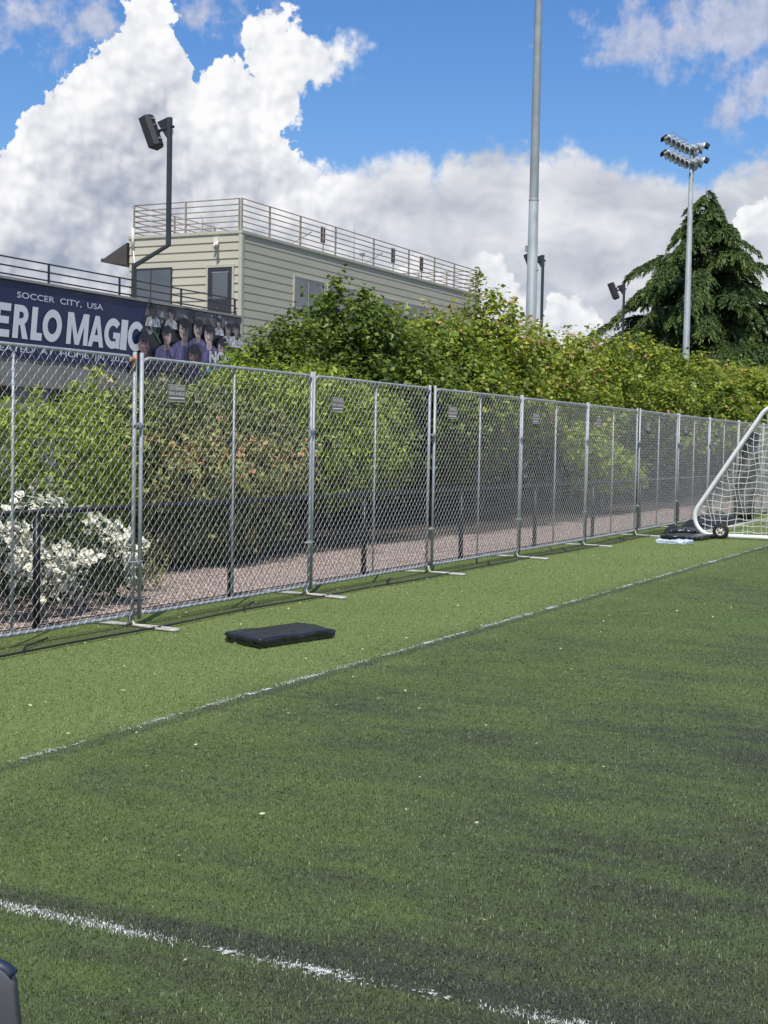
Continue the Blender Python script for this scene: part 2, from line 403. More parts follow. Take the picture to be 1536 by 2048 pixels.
# worn white lines: faded turf sheet with gaps plus white blades standing in it
def line_mat(name, seed, thr):
    m, t, b, o = newmat(name)
    g = t.node('ShaderNodeNewGeometry'); pos = t.v('ADD', g.outputs['Position'], (seed, 0, 0))
    n = t.m('ADD', t.m('MULTIPLY', t.noise(pos, 45, 3, .7), .55), t.m('MULTIPLY', t.noise(pos, 3.2, 3, .6), .45))
    uvx = t.node('ShaderNodeAttribute', attribute_name='tone').outputs['Fac']      # 0 in the middle, 1 at the edge
    a_ = t.mr(t.m('SUBTRACT', n, t.m('MULTIPLY', uvx, .10)), thr, thr+.05)
    t.put(b.inputs['Base Color'], t.mix(t.noise(pos, 120, 2), (.45, .47, .44), (.80, .81, .79))); b.inputs['Roughness'].default_value = .6
    tr = t.node('ShaderNodeBsdfTransparent'); mx = t.node('ShaderNodeMixShader'); t.put(mx.inputs[0], a_)
    t.l.new(tr.outputs[0], mx.inputs[1]); t.l.new(b.outputs[0], mx.inputs[2]); t.l.new(mx.outputs[0], o.inputs[0])
    return m
def white_line(name, p0, p1, w, nbl, seed, thr, clump):
    p0 = np.array(p0, float); p1 = np.array(p1, float); L = np.linalg.norm(p1-p0); d = (p1-p0)/L; s = np.array([-d[1], d[0]])
    n = int(L/.5)+1; V = []; tn = []
    for i in range(n+1):
        c_ = p0+d*L*i/n
        for k, tt in ((-w/2, 1), (0, 0), (w/2, 1)): V.append((*(c_+s*(k+.006*math.sin(i*1.7))), .004)); tn.append(tt)
    F = [(i*3+k, i*3+k+1, i*3+k+4, i*3+k+3) for i in range(n) for k in (0, 1)]
    u_ = rng.uniform(0, 1, nbl*3)**1.7*L if clump else rng.uniform(0, L, nbl*3)
    pr = .5+.5*np.sin(u_*2.3+seed)*np.sin(u_*.9+2*seed)+.35*np.sin(u_*7.1+seed)
    u_ = u_[pr+rng.uniform(-.4, .4, len(u_)) > .55][:nbl]
    v_ = rng.normal(0, w*.24, len(u_)); XY = p0+d*u_[:, None]+s*v_[:, None]
    o = mesh_np(name, V, np.array(F), line_mat(name+'_paint', seed, thr), tone=tn)
    o['kind'] = 'structure'
    bl = blade_mesh('white_blades', XY, rng.uniform(.005, .013, len(XY)), np.full(len(XY), .0026), rng.uniform(0, 1, len(XY))**1.5, WBLADE, 'structure')
    bl.parent = o; del bl['kind']
    return o
white_line('touchline', (-4.86, 3.2), (-4.86, 60), .09, 8000, 1.3, .50, True)
white_line('penalty_line', (-6.2, 3.845), (1.5, 3.845), 0.095, 6500, 4.1, .54, False)
# fallen petals
n = 420; yy = rng.uniform(3.5, 22, n); xx = -7.8+np.abs(rng.normal(0, 1, n))*2.6; ok = xx < 1; xx, yy = xx[ok], yy[ok]; n = len(xx)
a = rng.uniform(0, 6.3, n); s_ = rng.uniform(.006, .016, n)
d = np.stack([np.cos(a), np.sin(a), rng.uniform(-.2, .5, n)], -1)*s_[:, None]; e = np.stack([-np.sin(a), np.cos(a), rng.uniform(-.3, .3, n)], -1)*s_[:, None]*.6
B = np.stack([xx, yy, np.full(n, .026)], -1)
q = np.arange(n)*4
PETAL = pbr('petal', (.62, .60, .36), .6, 0, .3, 50)
o = mesh_np('fallen_petals', np.stack([B-d, B-e, B+d, B+e], 1), np.stack([q, q+1, q+2, q+3], -1), PETAL); tag(o, 'pale yellow fallen petals and leaf bits scattered on the turf', 'petals', kind='stuff')
# ------------------------------------------------------------------ chain link fabric
def chain_link(W, H, cell_w, cell_h, r, depth, sub=2):
    """woven zigzag wires in the local plane (y along, z up), x is the depth"""
    nw = int(round(W/(cell_w/2))); nz = int(round(H/(cell_h/2)))
    hw = W/nw; hh = H/nz
    k = np.arange(nw); z = []; f = []; dx = []
    for j in range(nz):
        for s_ in range(sub):
            t_ = s_/sub; z.append((j+t_)*hh); f.append(t_ if j % 2 == 0 else 1-t_)
            dx.append(depth*(1 if j % 2 == 0 else -1)*math.sin(math.pi*t_) if s_ else 0)
    z.append(nz*hh); f.append(nz % 2); dx.append(0)
    z = np.array(z); f = np.array(f, float); dx = np.array(dx)
    f = f+.095*np.sin(2*np.pi*f)            # slight S bend of the wire
    npnt = len(z)
    ff = np.where((k % 2 == 0)[:, None], f[None], 1-f[None])       # neighbours in counterphase meet at the knuckles
    yy = (k[:, None]+ff)*hw
    dd = np.where((k % 2 == 0)[:, None], dx[None], -dx[None])
    C = np.stack([dd, yy, np.broadcast_to(z, yy.shape)], -1)       # nw, np, 3
    ring = np.array([(1, 0), (-.5, .87), (-.5, -.87)])*r
    V = np.repeat(C[:, :, None, :], 3, 2).copy()
    V[..., 0] += ring[:, 0]; V[..., 1] += ring[:, 1]
    base = (np.arange(nw)[:, None, None]*npnt+np.arange(npnt-1)[None, :, None])*3
    j = np.arange(3)[None, None, :]; j2 = (j+1) % 3
    F = np.stack([base+j, base+j2, base+3+j2, base+3+j], -1).reshape(-1, 4)
    return V.reshape(-1, 3), F

# ------------------------------------------------------------------ temporary fence panels
PW, PH, PITCHY, FX = 3.10, 2.44, 3.22, -7.5
SIGNM = pbr('sign_plate', (.27, .22, .19), .5, .3, .15, 20)
SIGNW = pbr('sign_lettering', (.90, .86, .80), .6, 0, .05, 20)
SIGND = pbr('sign_band', (.2, .18, .17), .6, 0, .1, 20)
def text_mesh(s, size=1., offset=0.):
    c = bpy.data.curves.new('t', 'FONT'); c.body = s; c.size = size; c.offset = offset; c.resolution_u = 3
    o = bpy.data.objects.new('t', c); COL.objects.link(o); bpy.context.view_layer.update()
    me = bpy.data.meshes.new_from_object(o.evaluated_get(bpy.context.evaluated_depsgraph_get()))
    V = np.array([v.co[:] for v in me.vertices]); F = [tuple(p.vertices) for p in me.polygons]
    bpy.data.objects.remove(o); bpy.data.curves.remove(c); bpy.data.meshes.remove(me)
    return V, F
def text_on(mb, s, u0, u1, z0, z1, x, offset=0., rise=0.):
    """text on a plane facing +X, running along +Y"""
    V, F = text_mesh(s, 1., offset); lo = V.min(0); hi = V.max(0)
    u = (V[:, 0]-lo[0])/(hi[0]-lo[0]); w = (V[:, 1]-lo[1])/(hi[1]-lo[1])
    mb.add(np.stack([np.full(len(V), x), u0+u*(u1-u0), z0+w*(z1-z0)+u*rise], -1), F)
GP = 'temporary chain link fence panels'
panel = empty('temporary_fence', (FX, 0, 0), 'x', 'fence panel', GP)
MB().tube([(0, 0, .06), (0, 0, PH)], .0185, 10).build('post', GALV, panel, True)
MB().tube([(0, PW, .06), (0, PW, PH)], .0185, 10).build('post', GALV, panel, True)
MB().tube([(0, .02, PH-.075), (0, .10, PH-.045), (0, PW-.10, PH-.045), (0, PW-.02, PH-.075)], .0165, 8).build('top_rail', GALV, panel, True)
MB().tube([(0, .02, .12), (0, .2, .105), (0, PW-.2, .105), (0, PW-.02, .12)], .0175, 8).build('bottom_rail', GALV, panel, True)
MB().tube([(-.01, PW/2, .11), (-.01, PW/2, PH-.05)], .0125, 8).build('centre_post', GALV, panel, True)
V, F = chain_link(PW-.03, PH-.15, .104, .104, .0018, .005, 4)
V += np.array([.018, .015, .10]); mesh_np('chain_link', V, F, GALVW, panel)
for z in (.58, 1.80):
    MB().tube([(0, -.135, z), (.022, -.12, z), (.022, .01, z), (0, .024, z), (-.022, .01, z), (-.022, -.12, z)], .007, 6, closed=True).box((-.004, -.07, z-.02), (.030, -.04, z+.02)).build('clamp', GALV, panel)
sy0, sz0, sw, sh = .36, 2.02, .28, .16
sg = MB().box((.028, sy0, sz0), (.034, sy0+sw, sz0+sh)).build('sign', SIGNM, panel, bevel=.003)
mb = MB()
text_on(mb, 'STATEWIDE', sy0+.02, sy0+sw-.02, sz0+.108, sz0+.143, .0355, .01)
text_on(mb, 'RENT-A-FENCE', sy0+.02, sy0+sw-.02, sz0+.062, sz0+.092, .0355, .01)
mb.box((.0345, sy0+.02, sz0+.03), (.0352, sy0+sw-.02, sz0+.042)).box((.0345, sy0+.004, sz0+.004), (.0352, sy0+sw-.004, sz0+.008)).box((.0345, sy0+.004, sz0+sh-.008), (.0352, sy0+sw-.004, sz0+sh-.004))
mb.build('lettering', SIGNW, sg)
mb = MB()
for z in (.098, .052, .015): mb.box((.0345, sy0+.006, sz0+z), (.0350, sy0+sw-.006, sz0+z+.006))
mb.build('band', SIGND, sg)
YP = [7.10, 10.30, 13.45, 16.72, 19.88, 23.05, 26.35, 29.62, 32.85, 36.07, 39.3, 42.5]
XP = [-7.54, -7.50, -7.50, -7.52, -7.50, -7.50, -7.54, -7.62, -7.72, -7.74, -7.76, -7.78]
ordn = ['in front of the white roses', 'second from the left, with the clearest lettered plaque', 'third from the left, behind the black mat', 'fourth from the left', 'fifth from the left', 'sixth from the left', 'seventh from the left', 'eighth from the left', 'ninth from the left, partly behind the goal', 'tenth from the left, behind the goal net', 'eleventh from the left, far behind the goal net', 'twelfth from the left, last one behind the goal']
panels = []
for i, (x, y) in enumerate(zip(XP, YP)):
    lb = 'galvanised chain link fence panel, '+ordn[i]
    p = panel if i == 0 else copy_thing(panel, (x, y, 0), lb)
    p.location = (x, y, 0); p['label'] = lb
    if i+1 < len(XP): p.rotation_euler.z = math.atan2(-(XP[i+1]-x), PITCHY)
    panels.append(p)
MB().tube([(0, PW-.02, PH-.15), (0, PW-.0, PH-.03)], .0215, 8).tube([(0, PW-.10, PH-.062), (0, PW-.02, PH-.07)], .0215, 8).build('rusty_joint', RUST, panels[0], True)
# dark fine mesh strip along the fence foot, with black edge and cross lines
STRIPD = pbr('dark_green_strip', (.035, .045, .022), .8, 0, .2, 8)
V, F = chain_link(33.5, .34, .034, .034, .0017, .001, 1)
V = np.stack([V[:, 1]*0+V[:, 2], V[:, 1], np.abs(V[:, 0])+.022], -1)
V[:, 0] += .03*np.sin(V[:, 1]*.9)+.02*np.sin(V[:, 1]*2.3)
gn = empty('ground_strip', (-7.56, 6.9, 0), 'dark fine mesh strip with a black outer line, on the turf along the fence', 'netting')
mesh_np('net', V, F, STRIPD, gn)
yy_ = np.linspace(0, 33.5, 170); MB().tube(np.stack([.34+.03*np.sin(yy_*.9)+.02*np.sin(yy_*2.3), yy_, .024+0*yy_], -1), .009, 6).build('edge_line', BLACKV, gn, True)
for k in range(8): MB().tube([(.32, 1.55+3.22*k, .026), (.20, 1.72+3.22*k, .026), (.02, 2.2+3.22*k, .024)], .009, 6).build('cross_line', BLACKV, gn, True)
# feet
GF = 'tube feet of the temporary fence'
foot = empty('fence_stand', (0, 0, 0), 'x', 'fence foot', GF)
def loop(sgn):
    pts = []
    L = .53 if sgn > 0 else .60
    for t_ in np.linspace(0, 1, 7): pts.append((sgn*(.05+t_*(L-.1)), .012+.034*min(1, t_*2.2), .02-.004*t_))
    for t_ in np.linspace(-.5, .5, 5)[1:-1]: pts.append((sgn*(L-.05+.05*math.cos(t_*math.pi)), -.045*math.sin(t_*math.pi)*1., .016))
    for t_ in np.linspace(1, 0, 7): pts.append((sgn*(.05+t_*(L-.1)), -.012-.034*min(1, t_*2.2), .02-.004*t_))
    return pts
for sgn in (1, -1):
    l = loop(sgn)
    MB().tube([(0, .012 if sgn > 0 else -.03, .10), (0, .012 if sgn > 0 else -.03, .06), (sgn*.02, .012, .025)]+l+[(sgn*.03, -.012, .02)], .0125, 8).build('tube_loop', FOOTM, foot, True)
fo = ['beside the white roses, nearest the camera', 'second nearest, behind the black mat', 'third nearest along the fence', 'fourth nearest along the fence', 'fifth nearest along the fence', 'sixth nearest along the fence', 'seventh nearest, by the clear plastic bag', 'eighth nearest, by the black tarps', 'ninth nearest, behind the goal corner', 'tenth nearest, behind the goal net', 'eleventh nearest, farthest behind the goal net']
for i in range(1, len(XP)):
    lb = 'off white tube fence foot, '+fo[i-1]
    loc = (XP[i], YP[i]-.115, 0)
    f_ = foot if i == 1 else copy_thing(foot, loc, lb)
    f_.location = loc; f_['label'] = lb; f_.rotation_euler.z = R_(random.uniform(-5, 5)-3)

# ------------------------------------------------------------------ low black fence behind
bf = empty('black_fence', (-8.0, 3.2, 0), 'low black vinyl coated chain link fence between the turf and the gravel bed', 'fence')
for k in range(17): MB().tube([(0, .1+3.1*k, -.1), (0, .1+3.1*k, 1.02)], .034, 12).build('post', BLACKV, bf, True)
MB().tube([(0, 0, 1.03), (0, 50, 1.03)], .024, 10).build('top_rail', BLACKV, bf, True)
MB().tube([(.0, 0, .05), (.0, 50, .05)], .004, 5).build('tension_wire', BLACKV, bf, True)
V, F = chain_link(50, .98, .075, .075, .0024, .003, 1); V += np.array([.034, 0, .04]); mesh_np('chain_link', V, F, BLACKV, bf)
KERB = pbr('concrete_kerb', (.10, .10, .10), .85, 0, .2, 10, bump=.003)
kb = MB().box((-8.06, -2, -.05), (-7.95, 80, .02)).build('kerb', KERB); kb['kind'] = 'structure'
# ------------------------------------------------------------------ press box building
XB, YB, YE, XW, ZR = -29.4, 46.77, 70.7, -34.7, 9.83
def siding_mat(name, c, c2):
    return pbr(name, c, .75, 0, .05, .8, col2=c2, stretch=(.25, .25, 1.), c2amt=(.52, .8), bump=.002, bscale=8)
SIDE = siding_mat('olive_siding', (.47, .445, .345), (.43, .41, .315))
TRIM = pbr('olive_trim', (.46, .44, .35), .7, 0, .05, 2)
DARKFR = pbr('dark_frame', (.035, .035, .04), .4, 0, .1, 5)
ROOFM = pbr('brown_metal', (.075, .062, .058), .5, 0, .1, 3)
m, t, b, o = newmat('window_glass'); GLASS = m
b.inputs['Base Color'].default_value = (.15, .17, .19, 1); b.inputs['Roughness'].default_value = .04; b.inputs['Specular IOR Level'].default_value = 1.0; b.inputs['Metallic'].default_value = .6
TAN = pbr('tan_rail_paint', (.34, .285, .22), .6, .1, .12, 6, col2=(.22, .12, .08), c2amt=(.62, .75))
bd = empty('press_box', (XB, YB, 0), 'long olive lap sided press box with a railed flat roof, behind the maples', 'building')
O3 = np.array([XB, YB, 0])
def B_(mb, name, mat, parent=None, smooth=False, bevel=0):
    return mb.build(name, mat, parent or bd, smooth, bevel, origin=O3)
PERI = .321
mb = MB(); zt = ZR-.42; courses = [(ZR-.10, ZR-.42)]
while zt > 0: courses.append((zt, zt-PERI)); zt -= PERI
def lap(p0, p1, nrm, pr=.045):
    p0 = np.array(p0); p1 = np.array(p1); n = np.array(nrm)
    for z1, z0 in courses:
        a0, a1 = p0+n*.004, p1+n*.004; b0, b1 = p0+n*pr, p1+n*pr
        mb.add([(*b0, z0), (*b1, z0), (*a1, z1), (*a0, z1), (*a0, z0), (*a1, z0)], [(0, 1, 2, 3), (4, 5, 1, 0)])
lap((XW, YB), (XB, YB), (0, -1)); lap((XB, YB), (XB, YE), (1, 0), .019); lap((XB, YE), (XW, YE), (0, 1)); lap((XW, YE), (XW, YB), (-1, 0))
mb.box((XW, YB, 0), (XB, YE, ZR-.02)); B_(mb, 'wall', SIDE)
B_(MB().box((XB-.10, YB-.055, 0), (XB+.055, YB+.10, ZR-.12)), 'corner_board', TRIM)
mb = MB().box((XW-.07, YB-.07, ZR-.11), (XB+.07, YE+.07, ZR+.0)); mb.box((XW-.04, YB-.04, ZR-.16), (XB+.04, YE+.04, ZR-.112)); B_(mb, 'roof', TRIM)
aw = MB(); V = []
for y in (YB+.05, 62):
    V += [(XW-.2, y, 9.61), (XW-1.34, y, 9.02), (XW-1.5, y, 9.02), (XW-1.5, y, 8.88), (XW-.2, y, 8.72)]
aw.add(V, [(0, 1, 2, 3, 4), (9, 8, 7, 6, 5)]+[(i, 5+i, 5+(i+1) % 5, (i+1) % 5) for i in range(5)]); B_(aw, 'awning', ROOFM)
# roof railing
def railing(name, y0, y1, x0, x1, posts):
    mb = MB()
    for k in range(6): mb.tube([(x0, y0, ZR+.16+k*.219), (x1, y1, ZR+.16+k*.219)], .025, 6)
    rr = B_(mb, name, TAN, smooth=True)
    for t_ in posts:
        x, y = x0+(x1-x0)*t_, y0+(y1-y0)*t_
        mb = MB().box((x-.03, y-.03, ZR), (x+.03, y+.03, ZR+1.27)); o = mb.build('post', TAN, rr, origin=O3)
ry0, ry1, rx0, rx1 = YB+.12, YE-.1, XW+.1, XB-.08
yp = [0.0]+[((y-ry0)/(ry1-ry0)) for y in (48.99, 51.48, 54.58, 58.3, 62.09, 65.13, 67.64)]+[1.]
railing('roof_railing', ry0, ry1, rx1, rx1, yp)
railing('roof_railing', ry0, ry0, rx0, rx1-.12, (0, .5, 1.))
railing('roof_railing', ry0, ry1, rx0, rx0, (.12, .25, .4, .55, .7, .85, 1))
railing('roof_railing', ry1, ry1, rx0, rx1, (.33, .66))
ANT = pbr('dull_red_antenna', (.12, .06, .05), .6, 0, .2, 5)
GREYC = pbr('grey_conduit', (.30, .31, .33), .5, .3, .1, 5)
for px in (650, 791, 848):
    y = onX(px, 500, XB)[1]
    mb = MB().box((XB-.20, y-.05, ZR+.45), (XB-.14, y+.05, ZR+1.13)).box((XB-.20, y+.19, ZR+.45), (XB-.14, y+.25, ZR+1.13)).tube([(XB-.17, y+.13, ZR), (XB-.17, y+.13, ZR+.5)], .02, 6)
    B_(mb, 'panel_antenna', ANT)
y = onX(720, 500, XB)[1]; B_(MB().tube([(XB-.3, y, ZR), (XB-.3, y, ZR+.9), (XB-.3, y, ZR+1.75)], [.02, .014, .006], 6), 'whip_antenna', GREYC)
for px in (606, 752):
    y = onX(px, 500, XB)[1]; B_(MB().tube([(XB-.9, y+.0, ZR), (XB-.1, y+.9, ZR+.75)], .018, 6), 'railing_brace', TAN)
y = onX(741, 500, XB)[1]; B_(MB().tube([(XB-.4, y, ZR), (XB-.4, y, ZR+.5)], .015, 6).box((XB-.5, y-.13, ZR+.42), (XB-.35, y+.13, ZR+.56)), 'roof_sensor', GREYC)
B_(MB().tube([(XW+2.6, YB+1.2, ZR+.9), (XW+2.68, YB+1.2, ZR+.7), (XW+2.68, YB+1.2, ZR+.3), (XW+2.58, YB+1.2, ZR+.05)], .02, 6), 'vent_pipe', GREYC, smooth=True)
# door in the south face
dr = B_(MB().box((-30.90, YB-.06, 6.24), (-29.78, YB+.02, 8.43)), 'door', DARKFR, bevel=.01)
mb = MB().box((-30.99, YB-.075, 6.2), (-30.90, YB-.0, 8.43)).box((-29.78, YB-.075, 6.2), (-29.69, YB, 8.43)).box((-31.01, YB-.08, 8.43), (-29.67, YB, 8.53)); mb.build('frame', TRIM, dr, origin=O3)
MB().box((-30.68, YB-.066, 7.20), (-29.98, YB-.0605, 8.22)).build('pane', GLASS, dr, origin=O3)
MB().box((-30.72, YB-.072, 8.22), (-29.94, YB-.061, 8.26)).build('trim', GREYC, dr, origin=O3)
MB().tube([(-30.80, YB-.06, 7.25), (-30.80, YB-.13, 7.25), (-30.70, YB-.13, 7.25)], .015, 6).build('handle', GREYC, dr, origin=O3)
def window(x0, x1, z0, z1, mull, face):
    """face 'S' on the south wall, 'E' on the long field-side wall"""
    def bx(mb, u0, u1, w0, w1, d0, d1):
        if face == 'S': mb.box((u0, YB-d1, w0), (u1, YB-d0, w1))
        else: mb.box((XB+d0, u0, w0), (XB+d1, u1, w1))
        return mb
    fr = MB(); f_ = .06
    bx(fr, x0-f_, x0, z0-f_, z1+f_, .0, .08); bx(fr, x1, x1+f_, z0-f_, z1+f_, 0, .08); bx(fr, x0, x1, z1, z1+f_, 0, .0785); bx(fr, x0, x1, z0-f_, z0, 0, .086)
    for mm in mull: bx(fr, mm-.02, mm+.02, z0, z1, 0, .066)
    w = B_(bx(MB(), x0, x1, z0, z1, .0, .056), 'window', GLASS)
    fr.build('frame', TRIM if face == 'E' else DARKFR, w, origin=O3)
window(-34.33, -32.66, 6.9, 8.46, (-33.62,), 'S')
window(50.83, 53.35, 7.26, 8.50, (52.0,), 'E'); window(53.75, 56.3, 7.26, 8.50, (55.0,), 'E')
window(59.0, 61.4, 7.26, 8.45, (60.1,), 'E'); window(61.8, 64.2, 7.26, 8.45, (63.,), 'E')
LW = pbr('off_white_plastic', (.70, .68, .62), .5, 0, .05, 5)
cm = B_(MB().box((-30.62, YB-.14, 9.30), (-30.42, YB-.03, 9.60)), 'wall_light', LW, bevel=.01)
MB().tube([(-30.42, YB-.10, 9.42), (-30.36, YB-.30, 9.33), (-30.28, YB-.42, 9.24)], [.05, .06, .075], 8).tube([(-30.5, YB-.1, 9.36), (-30.52, YB-.26, 9.22)], .05, 8).build('lamp_head', LW, cm, True, origin=O3)
dp = B_(MB().tube([(-34.50, YB-.09, 10.15), (-34.50, YB-.09, 9.3)], .07, 8).tube([(-34.49, YB-.08, 9.3), (-34.38, YB-.08, 8.6), (-34.34, YB-.08, 6.3)], .035, 8), 'downpipe', LW, smooth=True)

# ------------------------------------------------------------------ grandstand with banner
gs = empty('grandstand', (XB, 30, 0), 'grey concrete back wall of the grandstand under the long navy banner', 'grandstand')
O3b = np.array([XB, 30, 0])
CONC = pbr('grey_painted_wall', (.235, .23, .21), .85, 0, .08, 1.2, col2=(.19, .185, .17), bump=.003)
FASC = pbr('fascia_metal', (.32, .31, .27), .6, .1, .1, 3)
MB().box((-44, 14, 0), (XB-.12, YB-.05, 6.2)).build('wall', CONC, gs, origin=O3b)
MB().box((-44, 14, 6.2), (XB-.02, YB-.05, 6.24)).box((XB-.22, 14, 6.24), (XB+.0, YB-.05, 6.44)).build('deck', CONC, gs, origin=O3b)
MB().box((XB-.26, 14, 6.442), (XB+.10, YB-.06, 6.52)).build('fascia', FASC, gs, origin=O3b)
MB().box((XB-.118, 14, 3.22), (XB+.0, YB-.05, 4.12)).build('beam', CONC, gs, origin=O3b)
DK = pbr('dark_opening', (.012, .012, .014), .3, 0, .1, 2)
for y0, y1 in ((27.5, 31.2), (31.6, 33.9), (35.6, 40.2), (40.9, 45.8)):
    w = MB().box((XB-.118, y0, 2.0), (XB-.10, y1, 3.18)).build('window', DK, gs, origin=O3b)
    MB().box((XB-.118, y0, 1.9), (XB-.06, y1, 2.0)).build('sill', CONC, w, origin=O3b)
MB().box((XB-.10, 32.6, .0), (XB-.04, 33.8, 2.75)).build('door', FASC, gs, origin=O3b)
mb = MB()
for z in (7.14, 6.88, 6.62): mb.box((XB-.10, 14, z-.022), (XB-.055, 46.5, z+.022))
rl = mb.build('deck_railing', BLACKP, gs, origin=O3b)
for y in (20.9, 24.55, 28.2, 31.84, 35.49, 39.16, 42.83, 46.47): MB().box((XB-.103, y-.03, 6.52), (XB-.052, y+.03, 7.165)).build('post', BLACKP, rl, origin=O3b)
MB().tube([(XB-1.0, 45.9, 6.5), (XB-.9, 45.9, 6.75), (XB-.5, 45.9, 6.75), (XB-.5, 45.9, 6.55)], .03, 6).build('floor_rail', BLACKP, gs, True, origin=O3b)

NAVY = pbr('navy_print', (.012, .021, .078), .42, 0, .12, .7)
PRW = pbr('white_print', (.72, .73, .75), .5, 0, .03, 1)
PRL = pbr('pale_print', (.56, .60, .68), .5, 0, .03, 1)
bn_ = empty('banner', (XB+.03, 28, 0), 'long navy banner reading MERLO MAGIC with a crowd photo, hung on the grandstand', 'banner')
O4 = np.array([XB+.03, 28, 0])
ny = 60; V = []; F = []
for i in range(ny+1):
    y = 28+(46.68-28)*i/ny
    for k, z in enumerate((4.10, 4.14, 5.2, 6.40, 6.43)):
        V.append((XB+.035+.006*math.sin(i*.9+k), y, z+(.012*math.sin(i*1.3) if k in (0, 4) else 0)))
for i in range(ny):
    for k in range(4): a = i*5+k; F.append((a, a+5, a+6, a+1))
V2 = [(XB+.012, v[1], v[2]) for v in V]; n0 = len(V)
F += [tuple(n0+i for i in f[::-1]) for f in F]
for i in range(ny):
    F.append((i*5, n0+i*5, n0+i*5+5, i*5+5)); F.append((i*5+4, i*5+9, n0+i*5+9, n0+i*5+4))
o = MB(); o.add(V+V2, F); o.build('cloth', NAVY, bn_, origin=O4)
# big condensed letters, each stroke a little proud of the last
XL = XB+.052; SH = .11; ZL0, LH = 4.69, 1.03
big = MB(); lay = [0]
def poly(pts, u0, w, n=None):
    lay[0] += 1; x = XL+.0004*(lay[0] % 6)
    big.add([(x, u0+p[0]*w+SH*p[1]*LH, ZL0+p[1]*LH) for p in pts], [tuple(range(len(pts)))])
def ring(u0, w, a0, a1, thx, thy, cx=.5, cy=.5, rx=.5, ry=.5, n=40):
    lay[0] += 1; x = XL+.0004*(lay[0] % 6); V = []
    for i in range(n+1):
        t_ = R_(a0+(a1-a0)*i/n)
        for q in (0, 1):
            ex = rx-(thx if q else 0); ey = ry-(thy if q else 0)
            p = (cx+ex*math.cos(t_), cy+ey*math.sin(t_)); V.append((x, u0+p[0]*w+SH*p[1]*LH, ZL0+p[1]*LH))
    big.add(V, [(2*i, 2*i+1, 2*i+3, 2*i+2) for i in range(n)])
def rect(a, b_, c, d, u0, w): poly([(a, c), (b_, c), (b_, d), (a, d)], u0, w)
def E_(u, w): rect(0, .42, 0, 1, u, w); rect(.42, 1, 0, .22, u, w); rect(.42, 1, .78, 1, u, w); rect(.42, .92, .40, .61, u, w)
def M_(u, w):
    rect(0, .21, 0, 1, u, w); rect(.79, 1, 0, 1, u, w); poly([(.21, 1), (.21, .62), (.40, 0), (.5, 0), (.5, .32), (.27, 1)], u, w); poly([(.73, 1), (.5, .32), (.5, 0), (.60, 0), (.79, .62), (.79, 1)], u, w)
def L_(u, w): rect(0, .5, 0, 1, u, w); rect(.5, 1, 0, .23, u, w)
def A_(u, w):
    poly([(0, 0), (.27, 0), (.5, .66), (.5, 1), (.36, 1)], u, w); poly([(.73, 0), (1, 0), (.64, 1), (.5, 1), (.5, .66)], u, w); poly([(.27+.03, .17), (.70, .17), (.62, .38), (.38, .38)], u, w)
def Rr(u, w):
    rect(0, .36, 0, 1, u, w); ring(u, w, -90, 90, .30, .20, .48, .70, .47, .30, 20); rect(.36, .48, .80, 1, u, w); rect(.36, .48, .40, .60, u, w); poly([(.45, .42), (.66, 0), (1.03, 0), (.74, .46)], u, w)
def O_(u, w): ring(u, w, 0, 360, .26, .24)
def C_(u, w): ring(u, w, 42, 318, .28, .24, .55, .5, .55, .5)
def G_(u, w): ring(u, w, 42, 300, .26, .24, .54, .5, .54, .5); rect(.56, 1., .34, .54, u, w); rect(.74, 1., .02, .34, u, w)
M_(31.3, 1.1); E_(32.72, .78)
Rr(33.64, .70); L_(34.47, .53); O_(35.0, .93); M_(36.19, 1.09); A_(37.30, .82); G_(38.13, .86); poly([(0, 0), (1, 0), (1, 1), (0, 1)], 39.02, .37); C_(39.42, .86)
big.build('lettering', PRW, bn_, origin=O4)
sm = MB()
text_on(sm, 'SOCCER  CITY,  USA', 33.86, 38.1, 5.90, 6.12, XL, .012)
sm.build('slogan_lettering', PRL, bn_, origin=O4)
sm = MB()
text_on(sm, 'UNDEFEATED  AT  HOME  IN  2022', 31.4, 39.55, 4.27, 4.47, XL, .008)
sm.build('small_lettering', PRL, bn_, origin=O4)
# printed crowd photo: flat coloured shapes
m, t, b, o = newmat('photo_print'); PHOTO = m
at = t.node('ShaderNodeAttribute', attribute_name='tint').outputs['Color']
co = t.node('ShaderNodeTexCoord').outputs['Object']
k = t.m('MULTIPLY', t.mr(t.noise(co, 2.6, 4, .7), .3, .7, .5, 1.45, smooth=False), t.mr(t.noise(t.v('ADD', co, (3., 1., 2.)), 9., 3, .7), .3, .7, .45, 1.5, smooth=False))
c = t.mix(1., at, t.comb(k, k, k), 'MULTIPLY'); t.put(b.inputs['Base Color'], c); b.inputs['Roughness'].default_value = .45
PV, PF, PC = [], [], []; pl = [0]
def shape(pts, col, lift=None):
    pl[0] += 1; x = XB+.05+.0005*pl[0]
    pts = [(FW[1]+(p[0]-FW[1])*FW[0], p[1]) for p in pts]
    n0 = len(PV); PV.extend([(x, p[0], p[1]) for p in pts]); PF.append(tuple(range(n0, n0+len(pts)))); PC.extend([col]*len(pts))
FW = [1., 0.]
def ell(u, z, ru, rz, col, rot=0, n=18, jag=0):
    P = []
    for i in range(n):
        a = 2*math.pi*i/n; k = 1+jag*random.uniform(-1, 1); x, y = ru*math.cos(a)*k, rz*math.sin(a)*k
        P.append((u+x*math.cos(rot)-y*math.sin(rot), z+x*math.sin(rot)+y*math.cos(rot)))
    shape(P, col)
DKP = (.018, .018, .03)
shape([(40.60, 6.41), (46.62, 6.41), (46.62, 4.12), (39.72, 4.12), (39.85, 4.5)], (.030, .030, .036))
